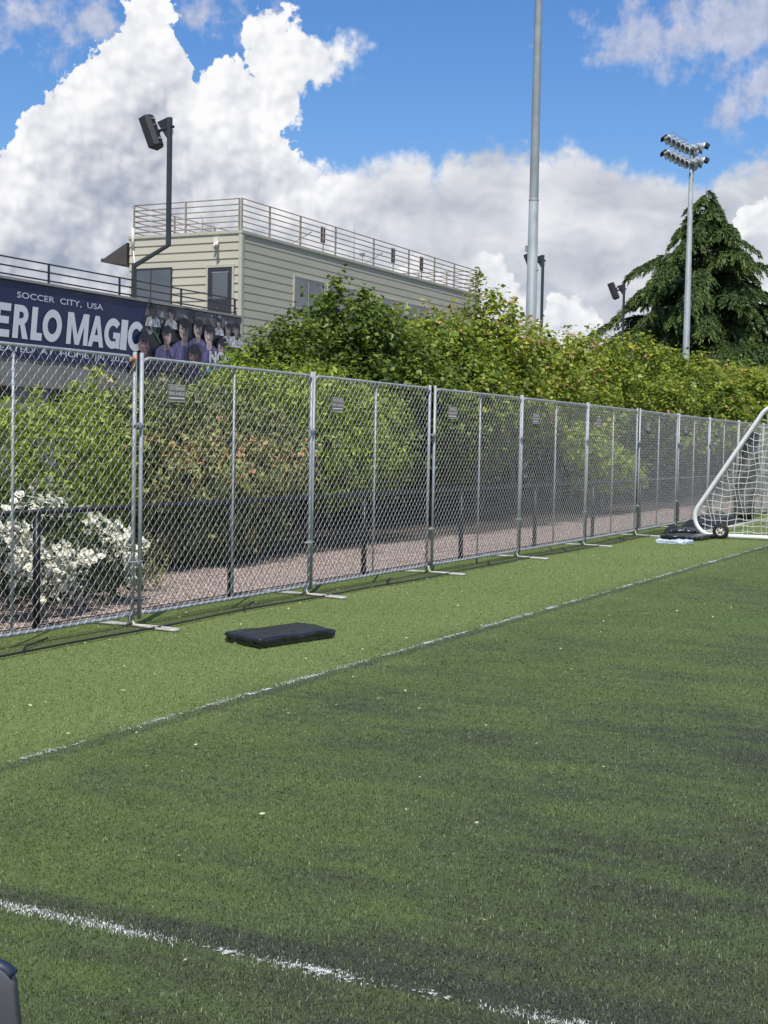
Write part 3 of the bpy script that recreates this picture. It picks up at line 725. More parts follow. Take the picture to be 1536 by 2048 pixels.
shape([(40.60, 6.41), (46.62, 6.41), (46.62, 5.9), (40.45, 6.0)], (.13, .125, .12))
for i in range(60):                                    # blurred stands and background people
    u = random.uniform(40.4, 46.4); z = random.uniform(5.2, 6.35)
    if abs(u-43) < 2 and z < 5.8: continue
    g_ = random.choice([(.30, .30, .32), (.04, .04, .06), (.16, .17, .20), (.42, .42, .44), (.05, .08, .06)])
    ell(u, z, random.uniform(.05, .17), random.uniform(.05, .14), g_, random.uniform(-.8, .8), 9, .3)
for i in range(8):
    u = random.choice([40.75, 40.95, 41.2, 45.6, 45.9, 46.2])+random.uniform(-.1, .1); z = random.uniform(4.9, 6.0)
    ell(u, z, .06, .30, (.35, .36, .36) if i % 2 else (.05, .10, .06), random.uniform(-.9, .9), 8, .3)
def fan(u, z, s, skin=(.50, .34, .28), shirt=(.13, .115, .24), hair=DKP, look=1, body=True):
    FW[0], FW[1] = 1.5, u
    if body:
        shape([(u-.62*s, z-1.15*s), (u-.52*s, z-.62*s), (u-.2*s, z-.42*s), (u+.22*s, z-.42*s), (u+.5*s, z-.62*s), (u+.6*s, z-1.15*s)], shirt)
        for k in range(4): shape([(u-.5*s+k*.25*s, z-1.12*s), (u-.42*s+k*.25*s, z-1.12*s), (u-.26*s+k*.17*s, z-.55*s), (u-.29*s+k*.17*s, z-.55*s)], tuple(x*1.7 for x in shirt) if k % 2 else tuple(x*.5 for x in shirt))
        shape([(u-.13*s, z-.62*s), (u+.12*s, z-.62*s), (u+.14*s, z-.2*s), (u-.12*s, z-.2*s)], tuple(x*.7 for x in skin))
    ell(u+.03*s, z+.08*s, .30*s, .40*s, hair, 0, 16, .06)
    ell(u-.02*s*look, z-.03*s, .215*s, .33*s, skin)
    ell(u+.09*s*look, z-.02*s, .10*s, .26*s, tuple(x*.55 for x in skin))
    ell(u-.10*s, z+.04*s, .045*s, .022*s, (.03, .02, .02)); ell(u+.07*s, z+.04*s, .045*s, .022*s, (.03, .02, .02))
    ell(u-.02*s, z-.07*s, .03*s, .06*s, tuple(min(1, x*1.35) for x in skin))
    ell(u-.02*s, z-.19*s, .07*s, .035*s, (.10, .03, .03)); ell(u-.02*s, z-.18*s, .055*s, .014*s, (.6, .55, .52)); ell(u+.02*s, z+.22*s, .20*s, .13*s, hair, .2, 12, .15); ell(u-.11*s, z-.07*s, .05*s, .06*s, tuple(min(1, x*1.3) for x in skin)); FW[0] = 1.
fan(40.9, 6.2, .5, (.16, .09, .07), (.5, .5, .5)); fan(42.0, 6.15, .45, (.3, .22, .2), (.4, .4, .42)); fan(45.1, 6.1, .4, (.4, .34, .32), (.5, .5, .52)); fan(45.75, 5.9, .55, (.34, .28, .26), (.55, .55, .58)); fan(46.3, 5.95, .6, (.30, .24, .22), (.5, .5, .52))
fan(40.35, 4.95, .9, (.26, .15, .14), (.04, .03, .06)); fan(43.65, 5.75, .8, (.50, .36, .31)); fan(41.65, 5.35, .8, (.50, .34, .28), look=-1); fan(42.75, 5.65, .95, (.54, .38, .31)); fan(44.35, 5.6, .9, (.62, .46, .41), look=1)
fan(43.35, 4.72, 1.0, (.20, .12, .11), (.03, .03, .06)); fan(45.25, 5.15, .9, (.42, .30, .27), (.12, .11, .26))
shape([(39.74, 4.10), (46.66, 4.10), (46.66, 4.42), (44.0, 4.36), (42, 4.45), (39.86, 4.42)], (.016, .022, .055))
me = bpy.data.meshes.new('crowd_print'); me.from_pydata([(v[0]-O4[0], v[1]-O4[1], v[2]) for v in PV], [], PF)
ca = me.color_attributes.new('tint', 'FLOAT_COLOR', 'POINT'); ca.data.foreach_set('color', np.array([(*c, 1) for c in PC], dtype=np.float32).ravel())
me.materials.append(PHOTO); link(bpy.data.objects.new('crowd_print', me), bn_)
nm = MB(); xx_ = XB+.05+.0005*(pl[0]+4)
text_on(nm, 'NCAA', 44.35, 46.25, 4.55, 5.02, xx_, .05)
text_on(nm, 'WOMENS SOCCER', 44.62, 46.1, 4.27, 4.37, xx_, .015)
nm.build('event_lettering', PRW, bn_, origin=O4)
mb = MB(); mb.add([(xx_, 44.3+.14*math.cos(a), 4.33+.13*math.sin(a)) for a in np.linspace(0, 2*math.pi, 20)[:-1]], [tuple(range(19))]); mb.build('round_emblem', pbr('sky_blue_print', (.12, .42, .62), .5, 0, .1, 3), bn_, origin=O4)

# ------------------------------------------------------------------ speaker poles
def speaker_pole(loc, label, path):
    r = empty('speaker_pole', loc, label, 'speaker pole', 'loudspeakers on dark poles')
    o = MB(); P = [np.array(p, float) for p in path]
    o.tube(path, .095, 4); o.build('pole', SLATE, r)
    top = path[-1]
    tx, tz = top[0], top[2]
    MB().add([(tx-.06, -.02, tz+.02), (tx-.52, -.02, tz-.12), (tx-.06, -.02, tz-.75), (tx-.06, .02, tz+.02), (tx-.52, .02, tz-.12), (tx-.06, .02, tz-.75)], [(0, 1, 2), (5, 4, 3), (0, 3, 4, 1), (1, 4, 5, 2), (2, 5, 3, 0)]).tube([(tx-.1, 0, tz-.35), (tx-.62, 0, tz-.45)], .05, 8).tube([(tx-.5, -.1, tz-.2), (tx-.40, -.1, tz-.78)], .03, 6).build('bracket', BLACKP, r)
    c_ = np.array([tx-.72, 0, tz-.43]); a = R_(-23)
    rot = np.array([[math.cos(a), 0, math.sin(a)], [0, 1, 0], [-math.sin(a), 0, math.cos(a)]])
    mb = MB(); w, d, h = .26, .20, .56
    V = []
    for z in (-h, h):
        for x, y in ((-d, -w), (d*.4, -w), (d, -w*.45), (d, w*.45), (d*.4, w), (-d, w)): V.append((x, y, z))
    V = np.array(V)@rot.T+c_
    mb.add(V, [(5, 4, 3, 2, 1, 0), tuple(range(6, 12))]+[(i, (i+1) % 6, 6+(i+1) % 6, 6+i) for i in range(6)])
    sp = mb.build('loudspeaker', pbr('speaker_cabinet', (.018, .018, .02), .55, 0, .1, 10), r, bevel=.015)
    for zz in (-.35, -.1, .15, .4):
        mb = MB(); mb.box((.205, -.1, zz-.03), (.235, .1, zz+.03), rot, np.zeros(3))
        for V_ in mb.V: V_ += c_
        mb.build('mounting_rail', GREYC, sp)
    MB().tube([(tx+.08, 0, tz-.30), (tx+.16, 0, tz-.33)], .05, 8).tube([(tx+.1, 0, tz-.38), (tx+.15, 0, tz-.52), (tx+.09, 0, tz-.6)], .01, 5).build('cable_gland', BLACKP, r)
    return r
speaker_pole((XB-.02, 39.89, 0), 'cranked dark pole with loudspeaker, rising from the grandstand edge beside the press box', [(0, 0, 6.53), (0, 0, 7.62), (1.42, 0, 8.27), (1.42, 0, 12.56)])
speaker_pole((-27.95, onX(1085, 560, -27.95)[1], 0), 'straight dark pole with loudspeaker, just right of the tall grey mast', [(0, 0, 0), (0, 0, 12.65)])
speaker_pole((-27.95, onX(1247, 620, -27.95)[1], 0), 'straight dark pole with loudspeaker, in front of the cedar', [(0, 0, 0), (0, 0, 12.75)])
# ------------------------------------------------------------------ tall mast and floodlight pole
MAST = pbr('weathered_galvanised_mast', (.285, .32, .33), .6, .1, .14, 3.2, col2=(.20, .23, .24), c2amt=(.5, .75), stretch=(1, 1, .5))
a_, d_ = R_(20.42), 46.
ms = empty('tall_mast', (-d_*math.sin(a_), d_*math.cos(a_), 0), 'tall tapered grey steel mast rising out of the top of the photo', 'mast')
MB().lathe([(.205, 0), (.185, 3), (.158, 9.6), (.158, 9.6)], 24).lathe([(.150, 9.4), (.118, 17.2), (.10, 22)], 24).build('pole', MAST, ms, True)
MB().lathe([(.159, 9.56), (.163, 9.58), (.163, 9.64), (.150, 9.66)], 24).build('joint_collar', MAST, ms, True)
MB().lathe([(.001, 0), (.34, 0), (.34, .04), (.2, .04)], 20).build('base_plate', MAST, ms)
MB().tube([(-.1, -.1, 8.0), (-.17, -.14, 8.0)], .02, 6).box((-.20, -.16, 7.95), (-.13, -.1, 8.14)).build('hand_hole_cover', MAST, ms)
hd = MB().box((-1.4, -.08, 21.0), (1.4, .08, 21.15)); hd.build('crossarm', MAST, ms)
a_, d_ = R_(14.25), 95.
fl = empty('floodlight_pole', (-d_*math.sin(a_), d_*math.cos(a_), 0), 'grey pole topped with two rows of silver floodlights, in front of the cedar', 'floodlight')
HZ = 21.3
MB().lathe([(.26, 0), (.245, 5), (.235, 8.0), (.225, 8.02), (.13, HZ+.3), (.01, HZ+.32)], 20).build('pole', MAST, fl, True)
rgt = np.array([math.cos(a_), math.sin(a_), 0]); tow = np.array([math.sin(a_), -math.cos(a_), 0]); upv = np.array([0, 0, 1.])
dl = (-1.40*rgt+3.9*tow); dr_ = (.70*rgt+.9*tow)
arm_ = MB()
for zz in (HZ, HZ-.92):
    arm_.tube([upv*zz, dl+upv*zz], .045, 6); arm_.tube([upv*zz, dr_+upv*zz], .045, 6)
arm_.tube([dl*.5+upv*HZ, upv*(HZ-.6)], .03, 6)
arm_.tube([dl*.2+upv*(HZ+.35), dl*.95+upv*(HZ+.35)], .02, 5).tube([dl*.2+upv*(HZ+.35), dl*.2+upv*HZ], .02, 5).tube([dl*.95+upv*(HZ+.35), dl*.95+upv*HZ], .02, 5)
arm_.build('crossarm', GALV, fl)
ALU = pbr('spun_aluminium', (.62, .64, .66), .35, .55, .15, 5, col2=(.40, .42, .45))
def lamp(base, aim, s=1.):
    aim = aim/np.linalg.norm(aim); x = np.cross(aim, upv); x /= np.linalg.norm(x); y = np.cross(aim, x)
    M = np.eye(4); M[:3, 0] = x; M[:3, 1] = y; M[:3, 2] = aim; M[:3, 3] = base
    o = MB().lathe([(.001, -.42*s), (.10*s, -.40*s), (.12*s, -.18*s), (.22*s, -.08*s), (.33*s, .12*s), (.35*s, .20*s), (.33*s, .19*s), (.1*s, -.02*s)], 16, M).build('floodlight', ALU, fl, True)
    # visor: half collar on the upper side
    V = []; n = 12
    for i in range(n+1):
        t_ = math.pi*(i/n)
        for (rr__, zz) in ((.35, .18), (.30, .50)): V.append(np.array(base)+x*rr__*s*math.cos(t_)+(-y if y[2] < 0 else y)*rr__*s*math.sin(t_)+aim*zz*s)
    V2 = [v+aim*0+upv*-.012 for v in V]; k = len(V)
    F = [(2*i, 2*i+1, 2*i+3, 2*i+2) for i in range(n)]+[(k+2*i, k+2*i+2, k+2*i+3, k+2*i+1) for i in range(n)]
    v_ = MB(); v_.add(V+V2, F); v_.build('visor', BLACKP, o)
for zz in (HZ, HZ-.92):
    for k in range(5): lamp(dl*(.20+.20*k)+upv*(zz-.12), -rgt*.75+tow*.55-upv*.5, .98)
    for k in range(2): lamp(dr_*(.35+.5*k)+upv*(zz+.02), rgt*.9-tow*.1-upv*.36, .95)
    lamp(dr_*.2-tow*.9+upv*(zz-.05), rgt*.8-tow*.5-upv*.4, .9)
# ------------------------------------------------------------------ mobile goal
WHT = pbr('white_goal_paint', (.80, .80, .78), .35, 0, .04, 4)
NETM = pbr('white_net_cord', (.66, .66, .60), .8, 0, .08, 20)
RUB = pbr('black_rubber', (.014, .014, .015), .75, 0, .2, 20)
HUB = pbr('cream_wheel_hub', (.62, .56, .48), .5, 0, .08, 10)
GYN = 26.65
gl = empty('soccer_goal', (-6.5, GYN, 0), 'white wheeled soccer goal with net, standing by the fence at the right edge', 'soccer goal')
OG = np.array([-6.5, GYN, 0])
def arc(c, r, a0, a1, n=6): return [(c[0]+r*math.cos(R_(a0+(a1-a0)*i/n)), c[1]+r*math.sin(R_(a0+(a1-a0)*i/n))) for i in range(n+1)]
prof = [(-4.30, 2.50), (-5.02, 2.50)]+arc((-5.05, 2.20), .30, 92, 147, 5)[0:]+arc((-6.16, .40), .345, 147, 268, 10)+[(-5.4, .055), (-4.30, .055)]
slant = [(-5.31, 2.35), (-6.46, .57)]
def side(y): return [(x, y, z) for x, z in prof]
for y in (GYN, GYN+7.2): MB().tube(side(y), .042, 10).build('side_frame', WHT, gl, True, origin=OG)
for y in (GYN, GYN+7.2): MB().tube([(-4.3, y, .0), (-4.3, y, 2.5)], .055, 12).build('post', WHT, gl, True, origin=OG)
MB().tube([(-4.3, GYN, 2.5), (-4.3, GYN+7.2, 2.5)], .055, 12).build('crossbar', WHT, gl, True, origin=OG)
MB().tube([(-6.40, GYN, .10), (-6.40, GYN+7.2, .10)], .018, 10).build('back_bar', WHT, gl, True, origin=OG)
def wheel(x, y):
    Mx = np.eye(4); Mx[:3, 0] = (1, 0, 0); Mx[:3, 1] = (0, 0, 1); Mx[:3, 2] = (0, -1, 0); Mx[:3, 3] = (x, y, .15)
    ty = MB().lathe([(.085, -.04), (.14, -.045), (.152, -.02), (.152, .02), (.14, .045), (.085, .04)], 28, Mx).build('wheel', RUB, gl, True, origin=OG)
    mb = MB().lathe([(.002, .028), (.03, .03), (.032, .02), (.07, .022), (.088, .036), (.09, .0), (.09, -.03), (.002, -.03)], 28, Mx)
    h = mb.build('hub', HUB, ty, True, origin=OG)
    mb = MB()
    for k in range(5):
        a = 2*math.pi*k/5+.3; c_ = np.array([x+.052*math.cos(a), y-.026, .15+.052*math.sin(a)])
        M2 = Mx.copy(); M2[:3, 3] = c_; mb.lathe([(.001, .001), (.014, .001), (.014, -.004)], 8, M2)
    mb.build('vent_hole', RUB, h, origin=OG)
    MB().tube([(x, y+.04, .15), (x, GYN if y < GYN+3 else GYN+7.2, .15), (x, GYN if y < GYN+3 else GYN+7.2, .06)], .018, 6).build('axle', GREYC, ty, origin=OG)
wheel(-5.98, GYN-.11); wheel(-5.98, GYN+7.31)
# net: side panels and the back sheet, slightly slack
def net_side(y, name='net'):
    mb = MB(); st = .118
    def xs(z): return -6.43+(z-.62)*(1.12/1.73)+.06 if z > .5 else -6.40+.35*max(0, (.35-z))
    z = .14; k = 0
    while z < 2.42:
        x0 = xs(z); pts = []
        n = max(2, int((-4.34-x0)/.118))
        for i in range(n+1):
            t_ = i/n; pts.append((x0+(-4.34-x0)*t_, y+.05*math.sin(z*2+t_*5)*math.sin(math.pi*t_), z-.05*math.sin(math.pi*min(1, t_*3))*(1-t_)+.012*math.sin(i*2.1+k)))
        mb.tube(pts, .0075, 3, caps=False); z += st; k += 1
    x = -6.34; k = 0
    while x < -4.4:
        zt = min(2.46, .60+(x+.0-(-6.37))*(1.73/1.12)-.10)
        if zt > .3:
            n = max(2, int((zt-.09)/.118)); pts = [(x+.05*math.sin(math.pi*i/n)*math.sin(k*1.3+i*.4)+.10*(1-i/n)*(.5 if k % 3 else .8)-.05, y+.05*math.sin(i*.7+k), .09+(zt-.09)*i/n) for i in range(n+1)]
            mb.tube(pts, .0075, 3, caps=False)
        x += st; k += 1
    mb.build(name, NETM, gl, origin=OG)
net_side(GYN+.03); net_side(GYN+7.17)
mb = MB(); path = [(-4.34, 2.46), (-5.0, 2.42), (-5.28, 2.30), (-5.85, 1.42), (-6.40, .55), (-6.44, .3)]
seg = [0]; 
for a, b_ in zip(path, path[1:]): seg.append(seg[-1]+math.hypot(a[0]-b_[0], a[1]-b_[1]))
def pp(s):
    for i in range(len(path)-1):
        if s <= seg[i+1]+1e-9:
            t_ = (s-seg[i])/(seg[i+1]-seg[i]); return path[i][0]+(path[i+1][0]-path[i][0])*t_, path[i][1]+(path[i+1][1]-path[i][1])*t_
ns = int(seg[-1]/.118); nyy = int(7.2/.118)
def npnt(i, j):
    x, z = pp(seg[-1]*i/ns); sag = .10*math.sin(math.pi*i/ns)*(1+.4*math.sin(j*.35)); return (x+sag*.6, GYN+7.2*j/nyy, z-sag*.6)
for i in range(1, ns+1): mb.tube([npnt(i, j) for j in range(nyy+1)], .0022, 3, caps=False)
for j in range(1, nyy): mb.tube([npnt(i, j) for i in range(ns+1)], .0022, 3, caps=False)
mb.build('net', NETM, gl, origin=OG)

# ------------------------------------------------------------------ mats, bag, tarps
VIN = pbr('black_vinyl', (.016, .018, .022), .24, 0, .2, 5, bump=.022, bscale=5.5, bdet=1.5)
def mat_obj(name, c, ux, uy, h, label, cat, mat, n=26, seed=0, group=None, rough=.012, fold=True):
    """padded mat: centre, half-axis vectors, thickness"""
    r_ = np.random.default_rng(seed); ph = r_.uniform(0, 6, 12)
    U, Vv = np.meshgrid(np.linspace(-1, 1, n), np.linspace(-1, 1, n), indexing='ij')
    e = np.maximum(abs(U), abs(Vv)); puff = 1-np.clip((e-.90)/.10, 0, 1)**2.5
    def wr(u, v): return rough*(np.sin(3*u+2*v+ph[0])+.6*np.sin(7*v-4*u+ph[1])+.35*np.sin(15*u+5*v+ph[2])+.4*np.exp(-((u-.1-v*.2)/.10)**2)*np.sin(ph[3]))
    top = h*(.80+.20*puff)+wr(U, Vv)*puff*.8
    bot = np.where(puff > .5, 0.0, h*.22*(1-puff))
    sh = 1+.035*(puff-1)+.012*np.sin(9*np.arctan2(Vv, U)+ph[4])
    ux = np.array([*ux, 0]); uy = np.array([*uy, 0])
    def P(z, s_): return U[..., None]*s_[..., None]*ux+Vv[..., None]*s_[..., None]*uy+z[..., None]*np.array([0, 0, 1])
    mid_ = []
    T_ = P(top, sh).reshape(-1, 3); Bt = P(bot, sh*.985).reshape(-1, 3)
    V = np.concatenate([T_, Bt]); N = n*n; ii, jj = np.meshgrid(np.arange(n-1), np.arange(n-1), indexing='ij'); q = (ii*n+jj).ravel()
    F = np.stack([q, q+n, q+n+1, q+1], -1); F = np.concatenate([F, (F+N)[:, ::-1]])
    rim_ = [i*n for i in range(n)]+[(n-1)*n+j for j in range(1, n)]+[i*n+n-1 for i in range(n-2, -1, -1)]+[j for j in range(n-2, 0, -1)]
    # crumpled side band, two steps
    m1 = []
    base = len(V); R1 = []
    for k, a in enumerate(rim_):
        p = V[a]; q_ = V[a+N]; c1_ = (p+q_)/2; dv = c1_*np.array([1, 1, 0]); dv /= np.linalg.norm(dv)
        R1.append(c1_-dv*(.018+.012*math.sin(k*1.7+ph[5])+.010*math.sin(k*.6)))
    V = np.concatenate([V, np.array(R1)]); L = len(rim_)
    F2 = []
    for k in range(L):
        k2 = (k+1) % L; a, a2 = rim_[k], rim_[k2]
        F2 += [(a, base+k, base+k2, a2), (base+k, a+N, a2+N, base+k2)]
    F = np.concatenate([F, np.array(F2)])
    o = mesh_np(name, V, F, mat, smooth=True); o.location = c
    return tag(o, label, cat, group)
A, Bq, Cq, Dq = [np.array(p) for p in ((-6.30, 9.86), (-5.86, 9.66), (-5.64, 10.56), (-6.14, 10.78))]
cen = (A+Bq+Cq+Dq)/4
mat_obj('black_mat', (*cen, 0), ((Bq-A+Cq-Dq)/4*1.06), ((Dq-A+Cq-Bq)/4*1.06), .085, 'single shiny black vinyl mat lying flat on the turf near the touchline', 'mat', VIN, seed=3, rough=.0045)
mat_obj('black_mat', (-6.46, 26.0, 0), (.37, .04), (.05, .50), .085, 'flat black mat lying beside the goal wheel, behind the plastic bag', 'mat', VIN, seed=5, rough=.006)
mat_obj('black_mat', (-6.78, 27.45, 0), (.26, .06), (.02, .55), .12, 'puffed black mat lying against the goal corner, above the flat mat', 'mat', VIN, seed=6, rough=.008)
m, t, b, o = newmat('clear_plastic'); b.inputs['Base Color'].default_value = (.52, .60, .68, 1); b.inputs['Roughness'].default_value = .18; b.inputs['Specular IOR Level'].default_value = .9
bn = t.node('ShaderNodeBump'); bn.inputs['Distance'].default_value = .03; co = t.node('ShaderNodeTexCoord').outputs['Object']; t.put(bn.inputs['Height'], t.noise(co, 14, 4, .6)); t.l.new(bn.outputs[0], b.inputs['Normal'])
mat_obj('plastic_bag', (-6.33, 24.55, 0), (.29, .03), (.04, .13), .065, 'crumpled clear bluish plastic bag lying in front of the mats', 'plastic bag', m, seed=9, rough=.018)
TARP = pbr('black_tarp', (.011, .012, .013), .62, 0, .2, 10, bump=.03, bscale=5, bdet=2)
def tarp(name, p0, p1, wid, hgt, label, seed, mat=TARP):
    r_ = np.random.default_rng(seed); n, k = 70, 14; ph = r_.uniform(0, 6, 8)
    V = []
    for i in range(n+1):
        t_ = i/n; c_ = np.array(p0)*(1-t_)+np.array(p1)*t_; env = min(1, t_*6, (1-t_)*6)**.5
        for j in range(k+1):
            a = math.pi*j/k; h_ = hgt*env*(.55+.3*math.sin(t_*17+ph[0])+.22*math.sin(t_*41+ph[1]+a))
            V.append((c_[0]+wid*math.cos(a)*(.8+.25*math.sin(t_*23+ph[2])), c_[1], max(0, h_*math.sin(a)**.8*(1+.25*math.sin(a*5+t_*31+ph[3])))+.004))
    ii, jj = np.meshgrid(np.arange(n), np.arange(k), indexing='ij'); q = (ii*(k+1)+jj).ravel()
    V = np.array(V); o_ = np.array([p0[0], p0[1], 0]); o = mesh_np(name, V-o_, np.stack([q, q+k+1, q+k+2, q+1], -1), mat, smooth=True); o.location = o_
    return tag(o, label, 'tarp')
tarp('black_tarp', (-7.1, 27.2), (-7.22, 33.9), .30, .24, 'long crumpled black tarp heaped along the fence foot behind the goal', 2)
o = MB(); pts = [(-7.25, 34.6, .05), (-7.38, 35.3, .75), (-7.44, 36.0, 1.5), (-7.48, 36.5, 2.05)]
o.tube(pts, [.24, .27, .22, .15], 12); o.tube([(-7.15, 34.3, .06), (-7.3, 34.9, .6), (-7.38, 35.4, 1.2)], [.18, .2, .12], 10)
tag(o.build('rolled_tarp', TARP, None, True, origin=(-7.25, 34.6, 0)), 'black rolled tarp leaning up against the fence, seen through the goal net', 'rolled tarp')

# ------------------------------------------------------------------ chair back at the lower left corner
CHG = pbr('grey_moulded_plastic', (.085, .088, .095), .36, 0, .1, 9); CHN = pbr('navy_plastic', (.016, .024, .045), .4, 0, .15, 30); CHW = pbr('white_fabric', (.72, .72, .68), .8, 0, .08, 40, bump=.002)
dz = 2.75
pc = CAMP+_ray(52, 2048)*dz
cr = np.array([_r[0], _r[1], 0]); cr /= np.linalg.norm(cr); cfw = np.array([-cr[1], cr[0], 0])
orig = np.array([pc[0], pc[1], 0])-cr*.245
ch = empty('plastic_chair', tuple(orig), 'dark grey moulded plastic chair with navy top edge, cut off at the bottom left corner', 'chair', rz=math.atan2(cr[1], cr[0]))
zb = pc[2]                         # height where the frame cuts the outer edge
def bow(w0, w1, r0, ztop, zbot, n=8):
    P = []
    for i in range(n+1):
        a = R_(90*i/n); P.append((w1-r0+r0*math.sin(a)*1., ztop-r0*1.35+r0*1.35*math.cos(a)))
    return P
outer = [(-.245, -.0)]
def archprof(wt, wb, r0, zt, z0):
    P = [(0, zt)]
    for i in range(9):
        a = R_(90*i/8); P.append((wt-r0+r0*math.sin(a), zt-r0*.9*(1-math.cos(a))))
    P.append((wb, z0)); return P
zt = zb+.122
PO = archprof(.226, .262, .055, zt, zb-.25); PI = archprof(.178, .215, .035, zt-.082, zb-.25)
def arch_mesh(PO, PI, d0, d1):
    mb = MB(); PO2 = [(-x, z) for x, z in PO[::-1]][:-1]+PO; PI2 = [(-x, z) for x, z in PI[::-1]][:-1]+PI; n = len(PO2)
    V = [(x, d0, z) for x, z in PO2]+[(x, d0, z) for x, z in PI2]+[(x, d1, z) for x, z in PO2]+[(x, d1, z) for x, z in PI2]
    F = []
    for i in range(n-1): F += [(i, n+i, n+i+1, i+1), (2*n+i, 2*n+i+1, 3*n+i+1, 3*n+i), (i, i+1, 2*n+i+1, 2*n+i), (n+i, 3*n+i, 3*n+i+1, n+i+1)]
    F += [(0, 2*n, 3*n, n), (n-1, 2*n-1, 4*n-1, 3*n-1)]
    mb.add(V, F); return mb
arch_mesh(PO, PI, -.018, .018).build('backrest', CHG, ch, True, bevel=.008)
cap = [(x, z) for x, z in PO if z > zt-.022]; MB().tube([(-x, .0, z-.006) for x, z in cap[::-1]]+[(x, 0, z-.006) for x, z in cap[1:]], .0165, 10).build('top_edge', CHN, ch, True)
MB().box((-.17, -.01, zb-.20), (.17, .04, zb+.016)).build('cushion', CHW, ch, bevel=.012)
MB().box((-.24, -.45, zb-.30), (.24, .02, zb-.26)).build('seat', CHG, ch, bevel=.01)
for x in (-.225, .225):
    for y in (-.42, -.01): MB().tube([(x, y, zb-.26), (x*1.08, y*1.05, 0)], [.02, .016], 8).build('leg', CHG, ch, True)
# ------------------------------------------------------------------ vegetation
def unit(v): return v/(np.linalg.norm(v, axis=-1, keepdims=True)+1e-9)
def leaves(name, P, D, size, tone, mat, parent, aspect=.62, upw=.6, kind=None, offset=None, droop=.25):
    """one folded leaf per point P; D outward direction; all arrays of length n"""
    n = len(P)
    N = unit(np.array([0, 0, 1.])*upw+D*.55+rng.normal(0, .55, (n, 3)))
    A = rng.normal(0, 1, (n, 3))+D*.8+np.array([0, 0, -droop]); A = unit(A-N*(A*N).sum(1, keepdims=True)); Bv = np.cross(N, A)
    s = np.asarray(size)[:, None] if np.ndim(size) else np.full((n, 1), size)
    w = s*aspect*.5
    base = P-A*s*.5; tip = P+A*s*.5-N*s*.10; m1 = P-A*s*.05+Bv*w+N*s*.08; m2 = P-A*s*.05-Bv*w+N*s*.08
    V = np.stack([base, m2, tip, m1], 1).reshape(-1, 3); q = np.arange(n)*4
    F = np.concatenate([np.stack([q, q+1, q+2], -1), np.stack([q, q+2, q+3], -1)])
    o = mesh_np(name, V, F, mat, parent, tone=np.repeat(tone, 4), offset=offset)
    if kind: o['kind'] = kind
    return o
def blob_points(blobs, dens, r0=.72, r1=1.05, low=-1e9):
    """points in the outer shells of ellipsoids, rejected deep inside the others"""
    P = []; D = []; K = []
    B = np.array(blobs)
    for k, (x, y, z, a, b_, c) in enumerate(blobs):
        area = 4*math.pi*((a*b_)**1.6/3+(a*c)**1.6/3+(b_*c)**1.6/3)**(1/1.6)
        n = max(4, int(area*dens)); d = unit(rng.normal(0, 1, (n, 3))); rr = rng.uniform(r0, r1, (n, 1))
        p = np.array([x, y, z])+d*rr*np.array([a, b_, c]); P.append(p); D.append(unit(d/np.array([a, b_, c]))); K.append(np.full(n, k))
    P = np.concatenate(P); D = np.concatenate(D); K = np.concatenate(K)
    keep = P[:, 2] > low
    for k, (x, y, z, a, b_, c) in enumerate(blobs):
        q = (((P-np.array([x, y, z]))/np.array([a, b_, c]))**2).sum(1); keep &= ~((q < .42) & (K != k))
    return P[keep], D[keep], K[keep]
def crown(name, parent, blobs, dens, per, size, mat, tone, org, spread=.16, r0=.72, aspect=.62, upw=.6, low=-1e9, shoots=None, tvar=.16, kvar=.10, droop=.25, up_gain=.0, r1=1.05):
    """twig clusters with several leaves each; tone(P)->0..1 gives leaf colour by place"""
    P, D, K = blob_points(blobs, dens, r0, r1, low)
    n = len(P); tw = unit(D+rng.normal(0, .5, (n, 3))+np.array([0, 0, .35])); L = spread*rng.uniform(.6, 1.9, (n, 1))
    t_ = rng.uniform(-.6, 1, (n, per, 1)); Q = P[:, None]+tw[:, None]*L[:, None]*t_+rng.normal(0, spread*.38, (n, per, 3))
    Dq = np.repeat(D[:, None], per, 1).reshape(-1, 3); ck = rng.normal(0, kvar, n)
    tn = tone(Q.reshape(-1, 3))+np.repeat(ck, per)+rng.normal(0, tvar, n*per)
    tn = tn+up_gain*np.clip(t_.reshape(-1), 0, 1)
    Q = Q.reshape(-1, 3)
    if shoots is not None:
        SP, SD, ST = [], [], []
        for (x, y, z, h, lean, ln, tv) in shoots:
            m_ = int(ln); u = rng.uniform(0, 1, m_)**.8; b0 = np.array([x, y, z]); ax = unit(np.array([lean[0], lean[1], 1.]))
            SP.append(b0+ax*h*u[:, None]+rng.normal(0, 1, (m_, 3))*(.16*(1.08-u)*min(1, h)+.03)[:, None]); SD.append(unit(rng.normal(0, 1, (m_, 3))+ax*.6)); ST.append(tv+rng.normal(0, tvar, m_)+.1*u)
        Q = np.concatenate([Q]+SP); Dq = np.concatenate([Dq]+SD); tn = np.concatenate([tn]+ST)
    s = size*rng.uniform(.45, 1.45, len(Q))*np.where(rng.uniform(0, 1, len(Q)) < .12, 1.35, 1.)
    return leaves(name, Q, Dq, s, np.clip(tn, 0, 1), mat, parent, aspect, upw, offset=org, droop=droop)
